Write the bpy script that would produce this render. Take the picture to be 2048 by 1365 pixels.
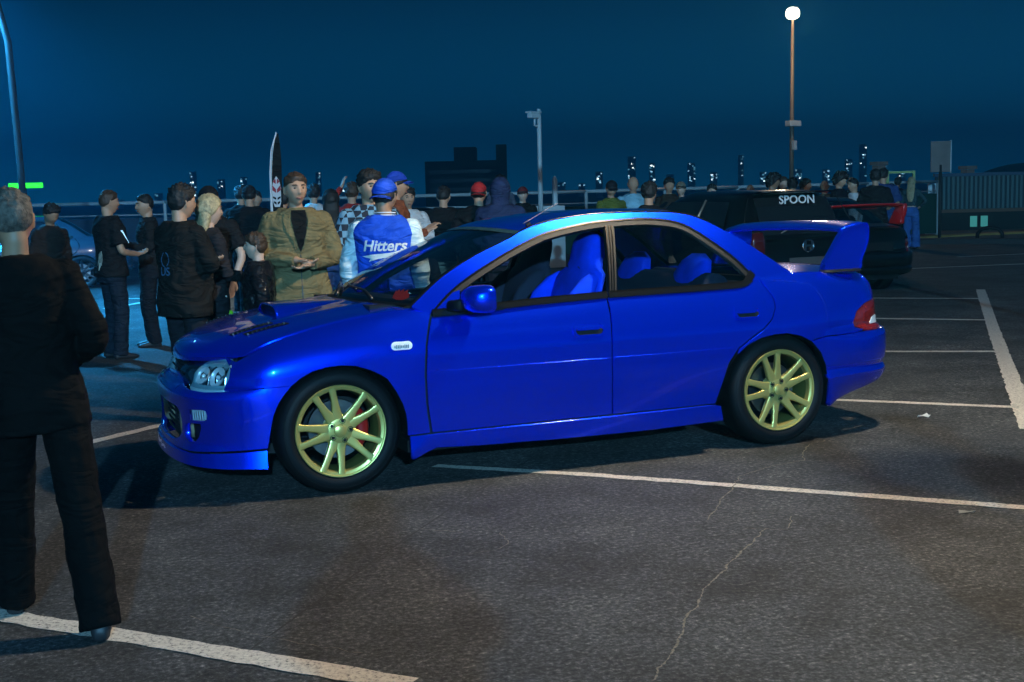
import bpy, bmesh, math, random
import numpy as np
from mathutils import Vector, Matrix, noise as mnoise
from mathutils.geometry import delaunay_2d_cdt

sc = bpy.context.scene
for o in list(bpy.data.objects):
    bpy.data.objects.remove(o)

# ------------------------------------------------------------------ camera
CAM_F, CAM_PITCH, CAM_ROLL, CAM_H, CAM_YAW = 2593.62, .119432, .024528, 1.48891, .375501   # focal length in px of a 2048 px wide frame
CAM_X, CAM_Y = -1.50937, -6.93967
cam_d = bpy.data.cameras.new('camera'); cam = bpy.data.objects.new('camera', cam_d)
sc.collection.objects.link(cam); sc.camera = cam
cam_d.sensor_width = 36; cam_d.lens = CAM_F/2048*36; cam_d.clip_start = .05; cam_d.clip_end = 6000
_F = Vector((math.sin(CAM_YAW)*math.cos(CAM_PITCH), math.cos(CAM_YAW)*math.cos(CAM_PITCH), -math.sin(CAM_PITCH)))
_R = Vector((math.cos(CAM_YAW), -math.sin(CAM_YAW), 0)); _U = _R.cross(_F)
_c, _s = math.cos(CAM_ROLL), math.sin(CAM_ROLL)
_R2 = _R*_c-_U*_s; _U2 = _R*_s+_U*_c
cam.matrix_world = Matrix(((_R2.x, _U2.x, -_F.x, CAM_X), (_R2.y, _U2.y, -_F.y, CAM_Y), (_R2.z, _U2.z, -_F.z, CAM_H), (0, 0, 0, 1)))
sc.render.resolution_x, sc.render.resolution_y = 1024, 682
sc.view_settings.view_transform = 'Standard'; sc.view_settings.look = 'None'
sc.view_settings.exposure = 0; sc.view_settings.gamma = 1
sc.render.engine = 'CYCLES'
sc.cycles.max_bounces = 8; sc.cycles.transparent_max_bounces = 12; sc.cycles.volume_bounces = 0
sc.cycles.use_denoising = True
sc.cycles.sample_clamp_indirect = 4.0
sc.cycles.caustics_reflective = False; sc.cycles.caustics_refractive = False

# ------------------------------------------------------------------ night sky
world = bpy.data.worlds.new('World'); sc.world = world; world.use_nodes = True
nt = world.node_tree; nt.nodes.clear()
_wo = nt.nodes.new('ShaderNodeOutputWorld'); _bg = nt.nodes.new('ShaderNodeBackground')
_tc = nt.nodes.new('ShaderNodeTexCoord'); _sp = nt.nodes.new('ShaderNodeSeparateXYZ'); _rp = nt.nodes.new('ShaderNodeValToRGB')
nt.links.new(_tc.outputs['Generated'], _sp.inputs[0]); nt.links.new(_sp.outputs['Z'], _rp.inputs['Fac'])
_e = _rp.color_ramp.elements
_e[0].position = 0.0; _e[0].color = (.0003, .18, .45, 1)
_e[1].position = 1.0; _e[1].color = (.0003, .008, .026, 1)
_m = _e.new(.03); _m.color = (.0003, .098, .25, 1)
_m = _e.new(.14); _m.color = (.0003, .030, .082, 1)
nt.links.new(_rp.outputs['Color'], _bg.inputs['Color']); nt.links.new(_bg.outputs[0], _wo.inputs['Surface'])
_bg.inputs['Strength'].default_value = 1.0

# the lot's lamps: place, power, colour, radius
LAMP_KEY = ((2.9, -1.8, 4.3), 2050, (1, .85, .64), .12)
LAMP_CAM = ((-7.7, -34.7, 9.2), 118000, (.20, .60, 1.0), .22)
LAMP_LEFT = ((-2.1, 13.0, 5.1), 17000, (.03, .42, 1.0), .2)
LAMP_FAR = ((24.6, 32.2, 7.2), 400, (1, .78, .5), .2)
# ------------------------------------------------------------------ helpers
COL = sc.collection
PI = math.pi
def tag(o, label=None, cat=None, group=None, kind=None):
    if label: o['label'] = label
    if cat: o['category'] = cat
    if group: o['group'] = group
    if kind: o['kind'] = kind
    return o
def link(name, me, parent=None, mat=None):
    o = bpy.data.objects.new(name, me); COL.objects.link(o)
    if parent is not None: o.parent = parent
    if mat is not None:
        if isinstance(mat, (list, tuple)):
            for m in mat: me.materials.append(m)
        elif me is not None and len(me.materials) == 0: me.materials.append(mat)
    return o
def empty(name, loc=(0, 0, 0), rot=(0, 0, 0), parent=None):
    o = bpy.data.objects.new(name, None); COL.objects.link(o)
    o.location = loc; o.rotation_euler = rot; o.empty_display_size = .1
    if parent is not None: o.parent = parent
    return o
def copy_tree(o, parent=None):
    c = o.copy(); COL.objects.link(c); c.parent = parent
    for ch in list(o.children): copy_tree(ch, c)
    return c
def gz(x, y):
    """height of the lot: level in front of the car, falling gently away behind it"""
    return -.022*(np.clip(y, -1, 3)+1)-.008*np.clip(np.asarray(y, float)-3, 0, 60)

_mats = {}
def M(name, col=(.5, .5, .5), rough=.5, metal=0, coat=0, coat_rough=.03, emit=None, estr=0, noise=None, bump=None, spec=.5, sheen=0, trans=0, alpha=1, ior=1.45):
    """principled material; noise=(scale, amount, detail) varies the colour, bump=(scale, strength, distance)"""
    if name in _mats: return _mats[name]
    m = bpy.data.materials.new(name); m.use_nodes = True; _mats[name] = m
    n = m.node_tree; b = n.nodes['Principled BSDF']
    b.inputs['Base Color'].default_value = (*col, 1); b.inputs['Roughness'].default_value = rough
    b.inputs['Metallic'].default_value = metal; b.inputs['Coat Weight'].default_value = coat; b.inputs['Coat Roughness'].default_value = coat_rough
    b.inputs['Specular IOR Level'].default_value = spec; b.inputs['IOR'].default_value = ior
    b.inputs['Coat IOR'].default_value = 1.5; b.inputs['Transmission Weight'].default_value = trans; b.inputs['Alpha'].default_value = alpha
    if sheen: b.inputs['Sheen Weight'].default_value = sheen
    if emit: b.inputs['Emission Color'].default_value = (*emit, 1); b.inputs['Emission Strength'].default_value = estr
    if noise or bump:
        tc = n.nodes.new('ShaderNodeTexCoord')
    if noise:
        t = n.nodes.new('ShaderNodeTexNoise'); t.inputs['Scale'].default_value = noise[0]; t.inputs['Detail'].default_value = noise[2] if len(noise) > 2 else 4
        n.links.new(tc.outputs['Object'], t.inputs['Vector'])
        mr = n.nodes.new('ShaderNodeMapRange'); mr.inputs[1].default_value = .3; mr.inputs[2].default_value = .7
        mr.inputs[3].default_value = 1-noise[1]; mr.inputs[4].default_value = 1+noise[1]
        n.links.new(t.outputs['Fac'], mr.inputs[0])
        mx = n.nodes.new('ShaderNodeMix'); mx.data_type = 'RGBA'; mx.blend_type = 'MULTIPLY'; mx.inputs[0].default_value = 1
        mx.inputs[6].default_value = (*col, 1); n.links.new(mr.outputs[0], mx.inputs[7]); n.links.new(mx.outputs[2], b.inputs['Base Color'])
    if bump:
        t = n.nodes.new('ShaderNodeTexNoise'); t.inputs['Scale'].default_value = bump[0]; t.inputs['Detail'].default_value = 5
        n.links.new(tc.outputs['Object'], t.inputs['Vector'])
        bp = n.nodes.new('ShaderNodeBump'); bp.inputs['Strength'].default_value = bump[1]; bp.inputs['Distance'].default_value = bump[2]
        n.links.new(t.outputs['Fac'], bp.inputs['Height']); n.links.new(bp.outputs[0], b.inputs['Normal'])
    return m
def glass_mat(name, tint, gloss=.06, rough=.0):
    """thin pane: mostly see-through, mirror-like at glancing angles"""
    if name in _mats: return _mats[name]
    m = bpy.data.materials.new(name); m.use_nodes = True; _mats[name] = m
    n = m.node_tree; n.nodes.clear()
    out = n.nodes.new('ShaderNodeOutputMaterial'); tr = n.nodes.new('ShaderNodeBsdfTransparent'); gl = n.nodes.new('ShaderNodeBsdfGlossy')
    fr = n.nodes.new('ShaderNodeFresnel'); fr.inputs['IOR'].default_value = 1.5; mx = n.nodes.new('ShaderNodeMixShader')
    tr.inputs['Color'].default_value = (*tint, 1); gl.inputs['Roughness'].default_value = rough
    ge = n.nodes.new('ShaderNodeNewGeometry'); mr = n.nodes.new('ShaderNodeMapRange'); mr.inputs[3].default_value = 1.5; mr.inputs[4].default_value = 1/1.5   # same reflectance from both sides
    n.links.new(ge.outputs['Backfacing'], mr.inputs[0]); n.links.new(mr.outputs[0], fr.inputs['IOR'])
    ad = n.nodes.new('ShaderNodeMath'); ad.operation = 'ADD'; ad.inputs[1].default_value = gloss; ad.use_clamp = True
    n.links.new(fr.outputs[0], ad.inputs[0]); n.links.new(ad.outputs[0], mx.inputs[0])
    n.links.new(tr.outputs[0], mx.inputs[1]); n.links.new(gl.outputs[0], mx.inputs[2]); n.links.new(mx.outputs[0], out.inputs[0])
    return m

def pydata(name, v, f, smooth=False):
    me = bpy.data.meshes.new(name); me.from_pydata([tuple(map(float, q)) for q in v], [], [tuple(map(int, q)) for q in f]); me.update()
    if smooth: me.shade_smooth()
    return me
class MB:
    """collects simple shapes and links them as one mesh object"""
    def __init__(s): s.v = []; s.f = []
    def add(s, v, f):
        k = len(s.v); s.v += [tuple(map(float, q)) for q in v]; s.f += [tuple(int(i)+k for i in q) for q in f]; return s
    def box(s, a, b, ch=0):
        (x0, y0, z0), (x1, y1, z1) = a, b
        if ch <= 0:
            return s.add([(x, y, z) for z in (z0, z1) for y in (y0, y1) for x in (x0, x1)],
                         [(0, 2, 3, 1), (4, 5, 7, 6), (0, 1, 5, 4), (2, 6, 7, 3), (0, 4, 6, 2), (1, 3, 7, 5)])
        bm = bmesh.new(); bmesh.ops.create_cube(bm, size=1)
        for q in bm.verts: q.co = Vector(((x0+x1)/2+q.co.x*(x1-x0), (y0+y1)/2+q.co.y*(y1-y0), (z0+z1)/2+q.co.z*(z1-z0)))
        bmesh.ops.bevel(bm, geom=list(bm.edges), offset=ch, segments=2, affect='EDGES', profile=.6)
        bm.verts.index_update(); s.add([q.co[:] for q in bm.verts], [[q.index for q in f.verts] for f in bm.faces]); bm.free(); return s
    def tube(s, pts, r, k=10, cap=True, flat=1.0, up=(0, 0, 1)):
        P = [Vector(q) for q in pts]; R = r if hasattr(r, '__len__') else [r]*len(P)
        vs = []; fs = []; ref = None
        for i, q in enumerate(P):
            t = (P[min(i+1, len(P)-1)]-P[max(i-1, 0)]).normalized()
            if ref is None:
                ref = t.cross(Vector(up))
                if ref.length < 1e-3: ref = t.cross(Vector((1, 0, 0)))
            ref = (ref-t*ref.dot(t)).normalized(); w = t.cross(ref)
            for j in range(k):
                a = 2*PI*j/k; vs.append(q+ref*(math.cos(a)*R[i])+w*(math.sin(a)*R[i]*flat))
        for i in range(len(P)-1):
            for j in range(k): fs.append((i*k+j, i*k+(j+1) % k, (i+1)*k+(j+1) % k, (i+1)*k+j))
        if cap: fs.append(tuple(range(k))[::-1]); fs.append(tuple((len(P)-1)*k+j for j in range(k)))
        return s.add(vs, fs)
    def loft(s, secs, k=24, cap=True):
        """secs: (centre, U vector, V vector, exponent) superellipse sections"""
        vs = []; fs = []
        for c, U, V, e in secs:
            c, U, V = Vector(c), Vector(U), Vector(V)
            for j in range(k):
                a = 2*PI*j/k; ca, sa = math.cos(a), math.sin(a)
                vs.append(c+U*(math.copysign(abs(ca)**(2/e), ca))+V*(math.copysign(abs(sa)**(2/e), sa)))
        n = len(secs)
        for i in range(n-1):
            for j in range(k): fs.append((i*k+j, i*k+(j+1) % k, (i+1)*k+(j+1) % k, (i+1)*k+j))
        if cap: fs.append(tuple(range(k))[::-1]); fs.append(tuple((n-1)*k+j for j in range(k)))
        return s.add(vs, fs)
    def lathe(s, prof, axis='y', c=(0, 0, 0), k=48, closed=False):
        """prof: (radius, height along the axis)"""
        vs = []; fs = []; n = len(prof)
        for r, h in prof:
            for j in range(k):
                a = 2*PI*j/k; u, w = r*math.cos(a), r*math.sin(a)
                q = (u, h, w) if axis == 'y' else ((u, w, h) if axis == 'z' else (h, u, w))
                vs.append((c[0]+q[0], c[1]+q[1], c[2]+q[2]))
        for i in range(n-1+(1 if closed else 0)):
            i2 = (i+1) % n
            for j in range(k): fs.append((i*k+j, i*k+(j+1) % k, i2*k+(j+1) % k, i2*k+j))
        return s.add(vs, fs)
    def prism(s, poly, y0, y1, plane='xz'):
        n = len(poly)
        mp = (lambda a, b, h: (a, h, b)) if plane == 'xz' else ((lambda a, b, h: (a, b, h)) if plane == 'xy' else (lambda a, b, h: (h, a, b)))
        vs = [mp(a, b, y0) for a, b in poly]+[mp(a, b, y1) for a, b in poly]
        return s.add(vs, [tuple(range(n)), tuple(range(2*n-1, n-1, -1))]+[(i, n+i, n+(i+1) % n, (i+1) % n) for i in range(n)])
    def sphere(s, c, r, k=12):
        r = r if hasattr(r, '__len__') else (r, r, r)
        vs = []; fs = []
        for i in range(k+1):
            th = PI*i/k
            for j in range(2*k):
                a = PI*j/k; vs.append((c[0]+r[0]*math.sin(th)*math.cos(a), c[1]+r[1]*math.sin(th)*math.sin(a), c[2]+r[2]*math.cos(th)))
        for i in range(k):
            for j in range(2*k): fs.append((i*2*k+j, (i+1)*2*k+j, (i+1)*2*k+(j+1) % (2*k), i*2*k+(j+1) % (2*k)))
        return s.add(vs, fs)
    def build(s, name, mat=None, parent=None, smooth=False, angle=None):
        me = pydata(name, s.v, s.f)
        bm = bmesh.new(); bm.from_mesh(me); bmesh.ops.remove_doubles(bm, verts=bm.verts, dist=1e-5); bmesh.ops.recalc_face_normals(bm, faces=bm.faces); bm.to_mesh(me); bm.free()
        if smooth or angle:
            me.shade_smooth()
            if angle: me.set_sharp_from_angle(angle=math.radians(angle))
        return link(name, me, parent, mat)

def inpoly(P, poly):
    x, y = P[:, 0], P[:, 1]; A = np.asarray(poly); B = np.roll(A, -1, 0)
    ins = np.zeros(len(P), bool)
    for (x0, y0), (x1, y1) in zip(A, B):
        c = (y0 > y) != (y1 > y)
        if c.any():
            with np.errstate(divide='ignore', invalid='ignore'):
                ins ^= c & (x < (x1-x0)*(y-y0)/(y1-y0)+x0)
    return ins
def area2(p): p = np.asarray(p); q = np.roll(p, -1, 0); return .5*float(np.sum(p[:, 0]*q[:, 1]-q[:, 0]*p[:, 1]))
def resample(poly, h):
    out = []; P = np.asarray(poly, float)
    for a, b in zip(P, np.roll(P, -1, 0)):
        n = max(1, int(round(np.linalg.norm(b-a)/h)))
        out += [a+(b-a)*i/n for i in range(n)]
    return np.array(out)
def inset(poly, d):
    P = np.asarray(poly, float); s = 1 if area2(P) > 0 else -1
    a = P-np.roll(P, 1, 0); b = np.roll(P, -1, 0)-P
    na = np.stack([-a[:, 1], a[:, 0]], 1); na /= np.linalg.norm(na, axis=1)[:, None]+1e-9
    nb = np.stack([-b[:, 1], b[:, 0]], 1); nb /= np.linalg.norm(nb, axis=1)[:, None]+1e-9
    m = na+nb; m /= (np.linalg.norm(m, axis=1)[:, None]+1e-9); c = np.clip((m*na).sum(1), .5, 1)
    return P+s*m*(d/c)[:, None]
def panel(name, loops, fmap, mat, parent=None, h=.03, gap=.0018, flange=.014, off=0., mirror=False, custom=True, domain_scale=(1, 1)):
    """a shell over a 2-D outline (with holes) carried onto a smooth surface, its edges turned inwards"""
    ls = [np.asarray(l, float) for l in loops]
    if area2(ls[0]) < 0: ls[0] = ls[0][::-1]
    for i in range(1, len(ls)):
        if area2(ls[i]) > 0: ls[i] = ls[i][::-1]
    sc2 = np.array(domain_scale)
    ls = [resample(l*sc2, h) for l in ls]
    if gap:
        ls = [inset(ls[0], gap)]+[inset(l, -gap) for l in ls[1:]]
    lo, hi = ls[0].min(0), ls[0].max(0)
    gx, gy = np.meshgrid(np.arange(lo[0]+h/2, hi[0], h), np.arange(lo[1]+h/2, hi[1], h*.866), indexing='ij')
    gx = gx+np.where(np.arange(gx.shape[1]) % 2, h/2, 0)[None, :]
    Q = np.stack([gx.ravel(), gy.ravel()], 1)
    k = inpoly(Q, ls[0])
    for l in ls[1:]: k &= ~inpoly(Q, l)
    Q = Q[k]
    for l in ls:
        for c in range(0, len(l), 64):
            if len(Q) == 0: break
            d = np.sqrt(((Q[:, None, :]-l[None, c:c+64, :])**2).sum(2)).min(1); Q = Q[d > .55*h]
    V = []; E = []
    for l in ls:
        b = len(V); V += [Vector(q) for q in l]; E += [(b+i, b+(i+1) % len(l)) for i in range(len(l))]
    nb = len(V); V += [Vector(q) for q in Q]
    ov, oe, of, vo, _, _ = delaunay_2d_cdt(V, E, [], 0, 1e-6)
    P2 = np.array([q[:] for q in ov]); T = np.array([f for f in of if len(f) == 3])
    cen = P2[T].mean(1); k = inpoly(cen, ls[0])
    for l in ls[1:]: k &= ~inpoly(cen, l)
    T = T[k]
    D = P2/sc2; e = 2e-4
    def F(a):
        q = fmap(a[:, 0], a[:, 1]).copy()
        return q
    P3 = F(D); du = F(D+np.array([e, 0]))-F(D-np.array([e, 0])); dv = F(D+np.array([0, e]))-F(D-np.array([0, e]))
    N = np.cross(du, dv); N /= np.linalg.norm(N, axis=1)[:, None]+1e-12
    P3 = P3+N*off
    if mirror:
        P3[:, 1] *= -1; N[:, 1] *= -1; T = T[:, ::-1]
    # boundary edges of the kept triangles
    ec = {}
    for t in T:
        for a, b in ((t[0], t[1]), (t[1], t[2]), (t[2], t[0])): ec[(a, b)] = 1
    bd = [(a, b) for (a, b) in ec if (b, a) not in ec]
    verts = list(P3); nor = list(N); faces = [tuple(t) for t in T]
    if flange:
        mp = {}
        for a, b in bd:
            for q in (a, b):
                if q not in mp:
                    mp[q] = (len(verts), len(verts)+1); verts += [P3[q], P3[q]-N[q]*flange]; nor += [None, None]
        acc = {}
        for a, b in bd:
            fn = np.cross(P3[b]-P3[a], N[a]); fn = fn/(np.linalg.norm(fn)+1e-9)
            for q in (a, b): acc[q] = acc.get(q, 0)+fn
            faces.append((mp[b][0], mp[a][0], mp[a][1], mp[b][1]))
        for q, (i, j) in mp.items():
            w = acc[q]/(np.linalg.norm(acc[q])+1e-9); w2 = w*.6+N[q]*.8*1; nor[i] = w2/np.linalg.norm(w2); nor[j] = w
    me = pydata(name, verts, faces); me.shade_smooth()
    if custom: me.normals_split_custom_set_from_vertices([tuple(map(float, q)) for q in nor])
    return link(name, me, parent, mat)
def arc(cx, cz, r, a0, a1, n=24, rz=None):
    rz = rz or r
    return [(cx+r*math.cos(math.radians(a)), cz+rz*math.sin(math.radians(a))) for a in np.linspace(a0, a1, n)]
def rrect(x0, z0, x1, z1, r, n=5):
    return arc(x1-r, z0+r, r, -90, 0, n)+arc(x1-r, z1-r, r, 0, 90, n)+arc(x0+r, z1-r, r, 90, 180, n)+arc(x0+r, z0+r, r, 180, 270, n)
def text_mesh(name, body, size, mat, parent=None, depth=.002, align='CENTER', shear=0., bold=0.):
    cu = bpy.data.curves.new(name, 'FONT'); cu.body = body; cu.size = size; cu.extrude = depth; cu.align_x = align; cu.align_y = 'CENTER'; cu.shear = shear; cu.offset = bold
    cu.resolution_u = 3
    t = bpy.data.objects.new('tmp_text', cu); COL.objects.link(t)
    dg = bpy.context.evaluated_depsgraph_get(); me = bpy.data.meshes.new_from_object(t.evaluated_get(dg))
    bpy.data.objects.remove(t); bpy.data.curves.remove(cu)
    me.materials.clear(); me.name = name
    return link(name, me, parent, mat)
# ---- car body surface (pure numpy) -------------------------------------
def crv(pts, n=400):
    """Catmull-Rom through pts, resampled by arclength -> (N,dim)"""
    P = np.array(pts, float)
    P = np.vstack([2*P[0]-P[1], P, 2*P[-1]-P[-2]])
    out = []
    for i in range(1, len(P)-2):
        t = np.linspace(0, 1, 24, endpoint=False)[:, None]
        a, b, c, d = P[i-1], P[i], P[i+1], P[i+2]
        out.append(.5*((2*b)+(-a+c)*t+(2*a-5*b+4*c-d)*t*t+(-a+3*b-3*c+d)*t**3))
    out = np.vstack(out+[P[-2][None]])
    L = np.r_[0, np.cumsum(np.linalg.norm(np.diff(out, axis=0), axis=1))]
    s = np.linspace(0, L[-1], n)
    return np.stack([np.interp(s, L, out[:, k]) for k in range(out.shape[1])], 1), s

def smooth1(xs, ys):
    """smooth 1-D interpolant (PCHIP-like) as callable"""
    xs = np.array(xs, float); ys = np.array(ys, float)
    h = np.diff(xs); dl = np.diff(ys)/h
    m = np.zeros_like(ys)
    for i in range(1, len(xs)-1):
        if dl[i-1]*dl[i] > 0:
            w1 = 2*h[i]+h[i-1]; w2 = h[i]+2*h[i-1]
            m[i] = (w1+w2)/(w1/dl[i-1]+w2/dl[i])
    m[0] = dl[0]; m[-1] = dl[-1]
    def f(x):
        x = np.clip(np.asarray(x, float), xs[0], xs[-1])
        i = np.clip(np.searchsorted(xs, x)-1, 0, len(xs)-2)
        t = (x-xs[i])/h[i]
        return ((2*t**3-3*t**2+1)*ys[i]+(t**3-2*t**2+t)*h[i]*m[i]
                + (-2*t**3+3*t**2)*ys[i+1]+(t**3-t**2)*h[i]*m[i+1])
    return f

OUT = [(-.760, 0), (-.755, .18), (-.737, .36), (-.697, .53), (-.622, .665), (-.52, .755), (-.36, .812), (-.1, .834),
       (.3, .840), (.9, .843), (1.5, .843), (2.1, .84), (2.5, .838), (2.8, .826), (3.05, .797), (3.23, .745),
       (3.365, .65), (3.45, .49), (3.49, .25), (3.50, 0)]
_oc, US = crv(OUT, 900)
UX, UW = _oc[:, 0], _oc[:, 1]
_tx = np.gradient(UX, US); _tw = np.gradient(UW, US)
_k = np.ones(25)/25
_tx = np.convolve(np.pad(_tx, 12, mode='edge'), _k, 'valid'); _tw = np.convolve(np.pad(_tw, 12, mode='edge'), _k, 'valid')
_tx[:8] = 0; _tw[:8] = 1; _tx[-8:] = 0; _tw[-8:] = -1
_n = np.hypot(_tx, _tw); UNX, UNW = -_tw/_n, _tx/_n        # outward normal (x, w)
UMAX = US[-1]
def u_of_x(x):
    return np.interp(x, UX, US)
# tables along x of the plan outline (nose .. tail)
_tab = [ # x,    ztop,  zs,   dt,   m   
  (-.76, .668, .60, .10, .45), (-.66, .674, .60, .10, .5), (-.52, .695, .595, .115, .75), (-.3, .778, .60, .135, .9), (0, .843, .63, .135, .92),
  (.25, .880, .66, .12, .75), (.45, .892, .66, .085, .25), (.7, .876, .66, .066, .0), (1.5, .895, .66, .066, .0), (2.2, .905, .66, .07, .0),
  (2.45, .955, .66, .095, .15), (2.7, .965, .66, .12, .6), (3.0, .950, .66, .13, .92), (3.25, .935, .68, .11, .95), (3.4, .928, .70, .10, .95), (3.50, .928, .70, .10, .95)]
_T = np.array(_tab); _Tu = u_of_x(_T[:, 0]); _Tu[0] = 0; _Tu[-1] = UMAX
ZT, ZS, DT, MM = (smooth1(_Tu, _T[:, k]) for k in (1, 2, 3, 4))
# lower profile, absolute z, blended nose / side / tail
_lo_side = smooth1([.10, .16, .22, .27, .35, .5, .6, .7], [.05, .022, .012, .008, .004, 0, 0, 0])
_lo_nose = smooth1([.08, .11, .15, .20, .30, .42, .50, .532, .545, .56, .62, .70], [.09, .05, .012, 0, .012, .006, .0, .010, .034, .062, .076, .080])
_lo_tail = smooth1([.10, .18, .25, .33, .40, .5, .58, .605, .625, .7], [.20, .16, .10, .035, .012, 0, .004, .02, .055, .06])
_un0, _un1 = u_of_x(-.66), u_of_x(-.30)
_ut0, _ut1 = u_of_x(2.75), u_of_x(3.15)
def _sst(a, b, x):
    t = np.clip((x-a)/(b-a), 0, 1); return t*t*(3-2*t)
def S_d(u, z):
    wn = 1-_sst(_un0, _un1, u); wt = _sst(_ut0, _ut1, u)
    d = (1-wn-wt)*_lo_side(z)+wn*_lo_nose(z)+wt*_lo_tail(z)
    zs, zt = ZS(u), ZT(u)
    s = np.clip((z-zs)/(zt-zs), 0, 1)
    m = MM(u)
    cr = .0055*_sst(u_of_x(-.42), u_of_x(-.1), u)*(1-_sst(u_of_x(1.2), u_of_x(2.3), u))
    d = d+cr/(1+np.exp(-(z-.742)/.006))
    return d+DT(u)*((1-m)*s**1.7+m*(1-np.sqrt(1-(.985*s)**2))/(1-np.sqrt(1-.985**2)))
def S(u, z):
    """near-side body surface -> (...,3) with y = -w"""
    u = np.asarray(u, float); z = np.asarray(z, float)
    d = S_d(u, z)
    x = np.interp(u, US, UX)-d*np.interp(u, US, UNX)
    w = np.interp(u, US, UW)-d*np.interp(u, US, UNW)
    return np.stack([x, -w, z], -1)
def su(x, z):
    """u such that S(u,z).x == x (side region)"""
    x = np.asarray(x, float); z = np.asarray(z, float)
    u = u_of_x(x)
    for _ in range(12):
        u = u+(x-S(u, z)[..., 0])
    return u
# greenhouse half width
GW = smooth1([.86, .90, 1.0, 1.15, 1.28, 1.36], [.782, .768, .728, .655, .583, .535])
def G(x, z):
    x = np.asarray(x, float); z = np.asarray(z, float)
    w = GW(z)-.05*np.clip(.75-x, 0, 1)**1.5-.06*np.clip(x-2.25, 0, 1)**1.5
    return np.stack([x, -w, z], -1)
# ------------------------------------------------------------------ the blue sedan
PAINT = M('blue_paint', (.0002, .036, 1.0), .26, .83, coat=1.0, coat_rough=.02, spec=.1)
BLACK = M('black_plastic', (.007, .007, .0075), .5, spec=.3)
TRIM = M('window_trim_black', (.005, .005, .005), .25, 0, spec=.5)
TRIM_B = M('bright_trim', (.055, .042, .03), .16, .9)
RUBBER = M('tyre_rubber', (.0035, .0035, .004), .6, spec=.25, bump=(60, .15, .004))
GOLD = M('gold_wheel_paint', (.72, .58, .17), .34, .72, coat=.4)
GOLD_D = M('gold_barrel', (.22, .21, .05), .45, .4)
STEEL = M('steel', (.22, .22, .23), .35, 1)
DSTEEL = M('dark_steel', (.05, .05, .055), .35, .9)
CHROME = M('chrome', (.75, .78, .8), .08, 1)
RED = M('red_caliper', (.5, .01, .008), .3, coat=.5)
GLASS = glass_mat('clear_glass', (.72, .80, .82), .03)
WGLASS = glass_mat('windscreen_glass', (.45, .56, .60), .05)
TGLASS = glass_mat('tinted_glass', (.22, .27, .29), .05)
LENS = glass_mat('lamp_lens', (.86, .93, .95), .08)
INTER = M('dark_interior', (.012, .014, .020), .8)
INTERB = M('interior_trim', (.018, .026, .045), .6)
SEATB = M('blue_seat_fabric', (.003, .045, .75), .9, spec=.1, bump=(220, .25, .002), noise=(9, .2, 4))
SEATD = M('dark_seat_fabric', (.012, .016, .035), .9, bump=(220, .25, .002))
LAMPW = M('lamp_reflector', (.80, .85, .88), .3, .25, bump=(60, .35, .004))
WHITE = M('white_plastic', (.75, .78, .78), .35)
REDL = M('red_lamp_lens', (.15, .007, .005), .15, coat=1, noise=(30, .3, 2))

car = empty('sedan_car', (0, 0, -.0176), (-math.atan(.022), 0, 0))
tag(car, 'bright blue sedan with gold wheels, hood scoop and tall rear wing', 'car')
def Sn(u, z):
    sg = np.sign(u); P = S(np.abs(u), z); P[..., 1] *= np.where(sg < 0, -1, 1); return P
def St(u, z):
    P = S(np.where(u > UMAX, 2*UMAX-u, u), z); P[..., 1] *= np.where(u > UMAX, -1, 1); return P
def Sx(x, z): return S(su(x, z), z)
def sym(pts):                                   # close a half outline (u>=0) over the nose
    return list(pts)+[(-a, b) for a, b in pts[::-1]]
def symt(pts):                                  # same over the tail
    return list(pts)+[(2*UMAX-a, b) for a, b in pts[::-1]]
ARCF = [(-.360, .252), (-.354, .302), (-.339, .377), (-.328, .421), (-.304, .475), (-.273, .517), (-.237, .557), (-.193, .589), (-.136, .618), (-.064, .634),
        (.008, .638), (.081, .630), (.153, .604), (.207, .576), (.238, .553), (.278, .491), (.311, .422), (.326, .368), (.331, .323), (.331, .262)]
ARCR = [(2.098, .275), (2.118, .35), (2.141, .409), (2.175, .470), (2.231, .534), (2.297, .583), (2.382, .616), (2.469, .630), (2.555, .631), (2.645, .611),
        (2.722, .574), (2.784, .508), (2.818, .435), (2.836, .350), (2.848, .26), (2.852, .19)]
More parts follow.
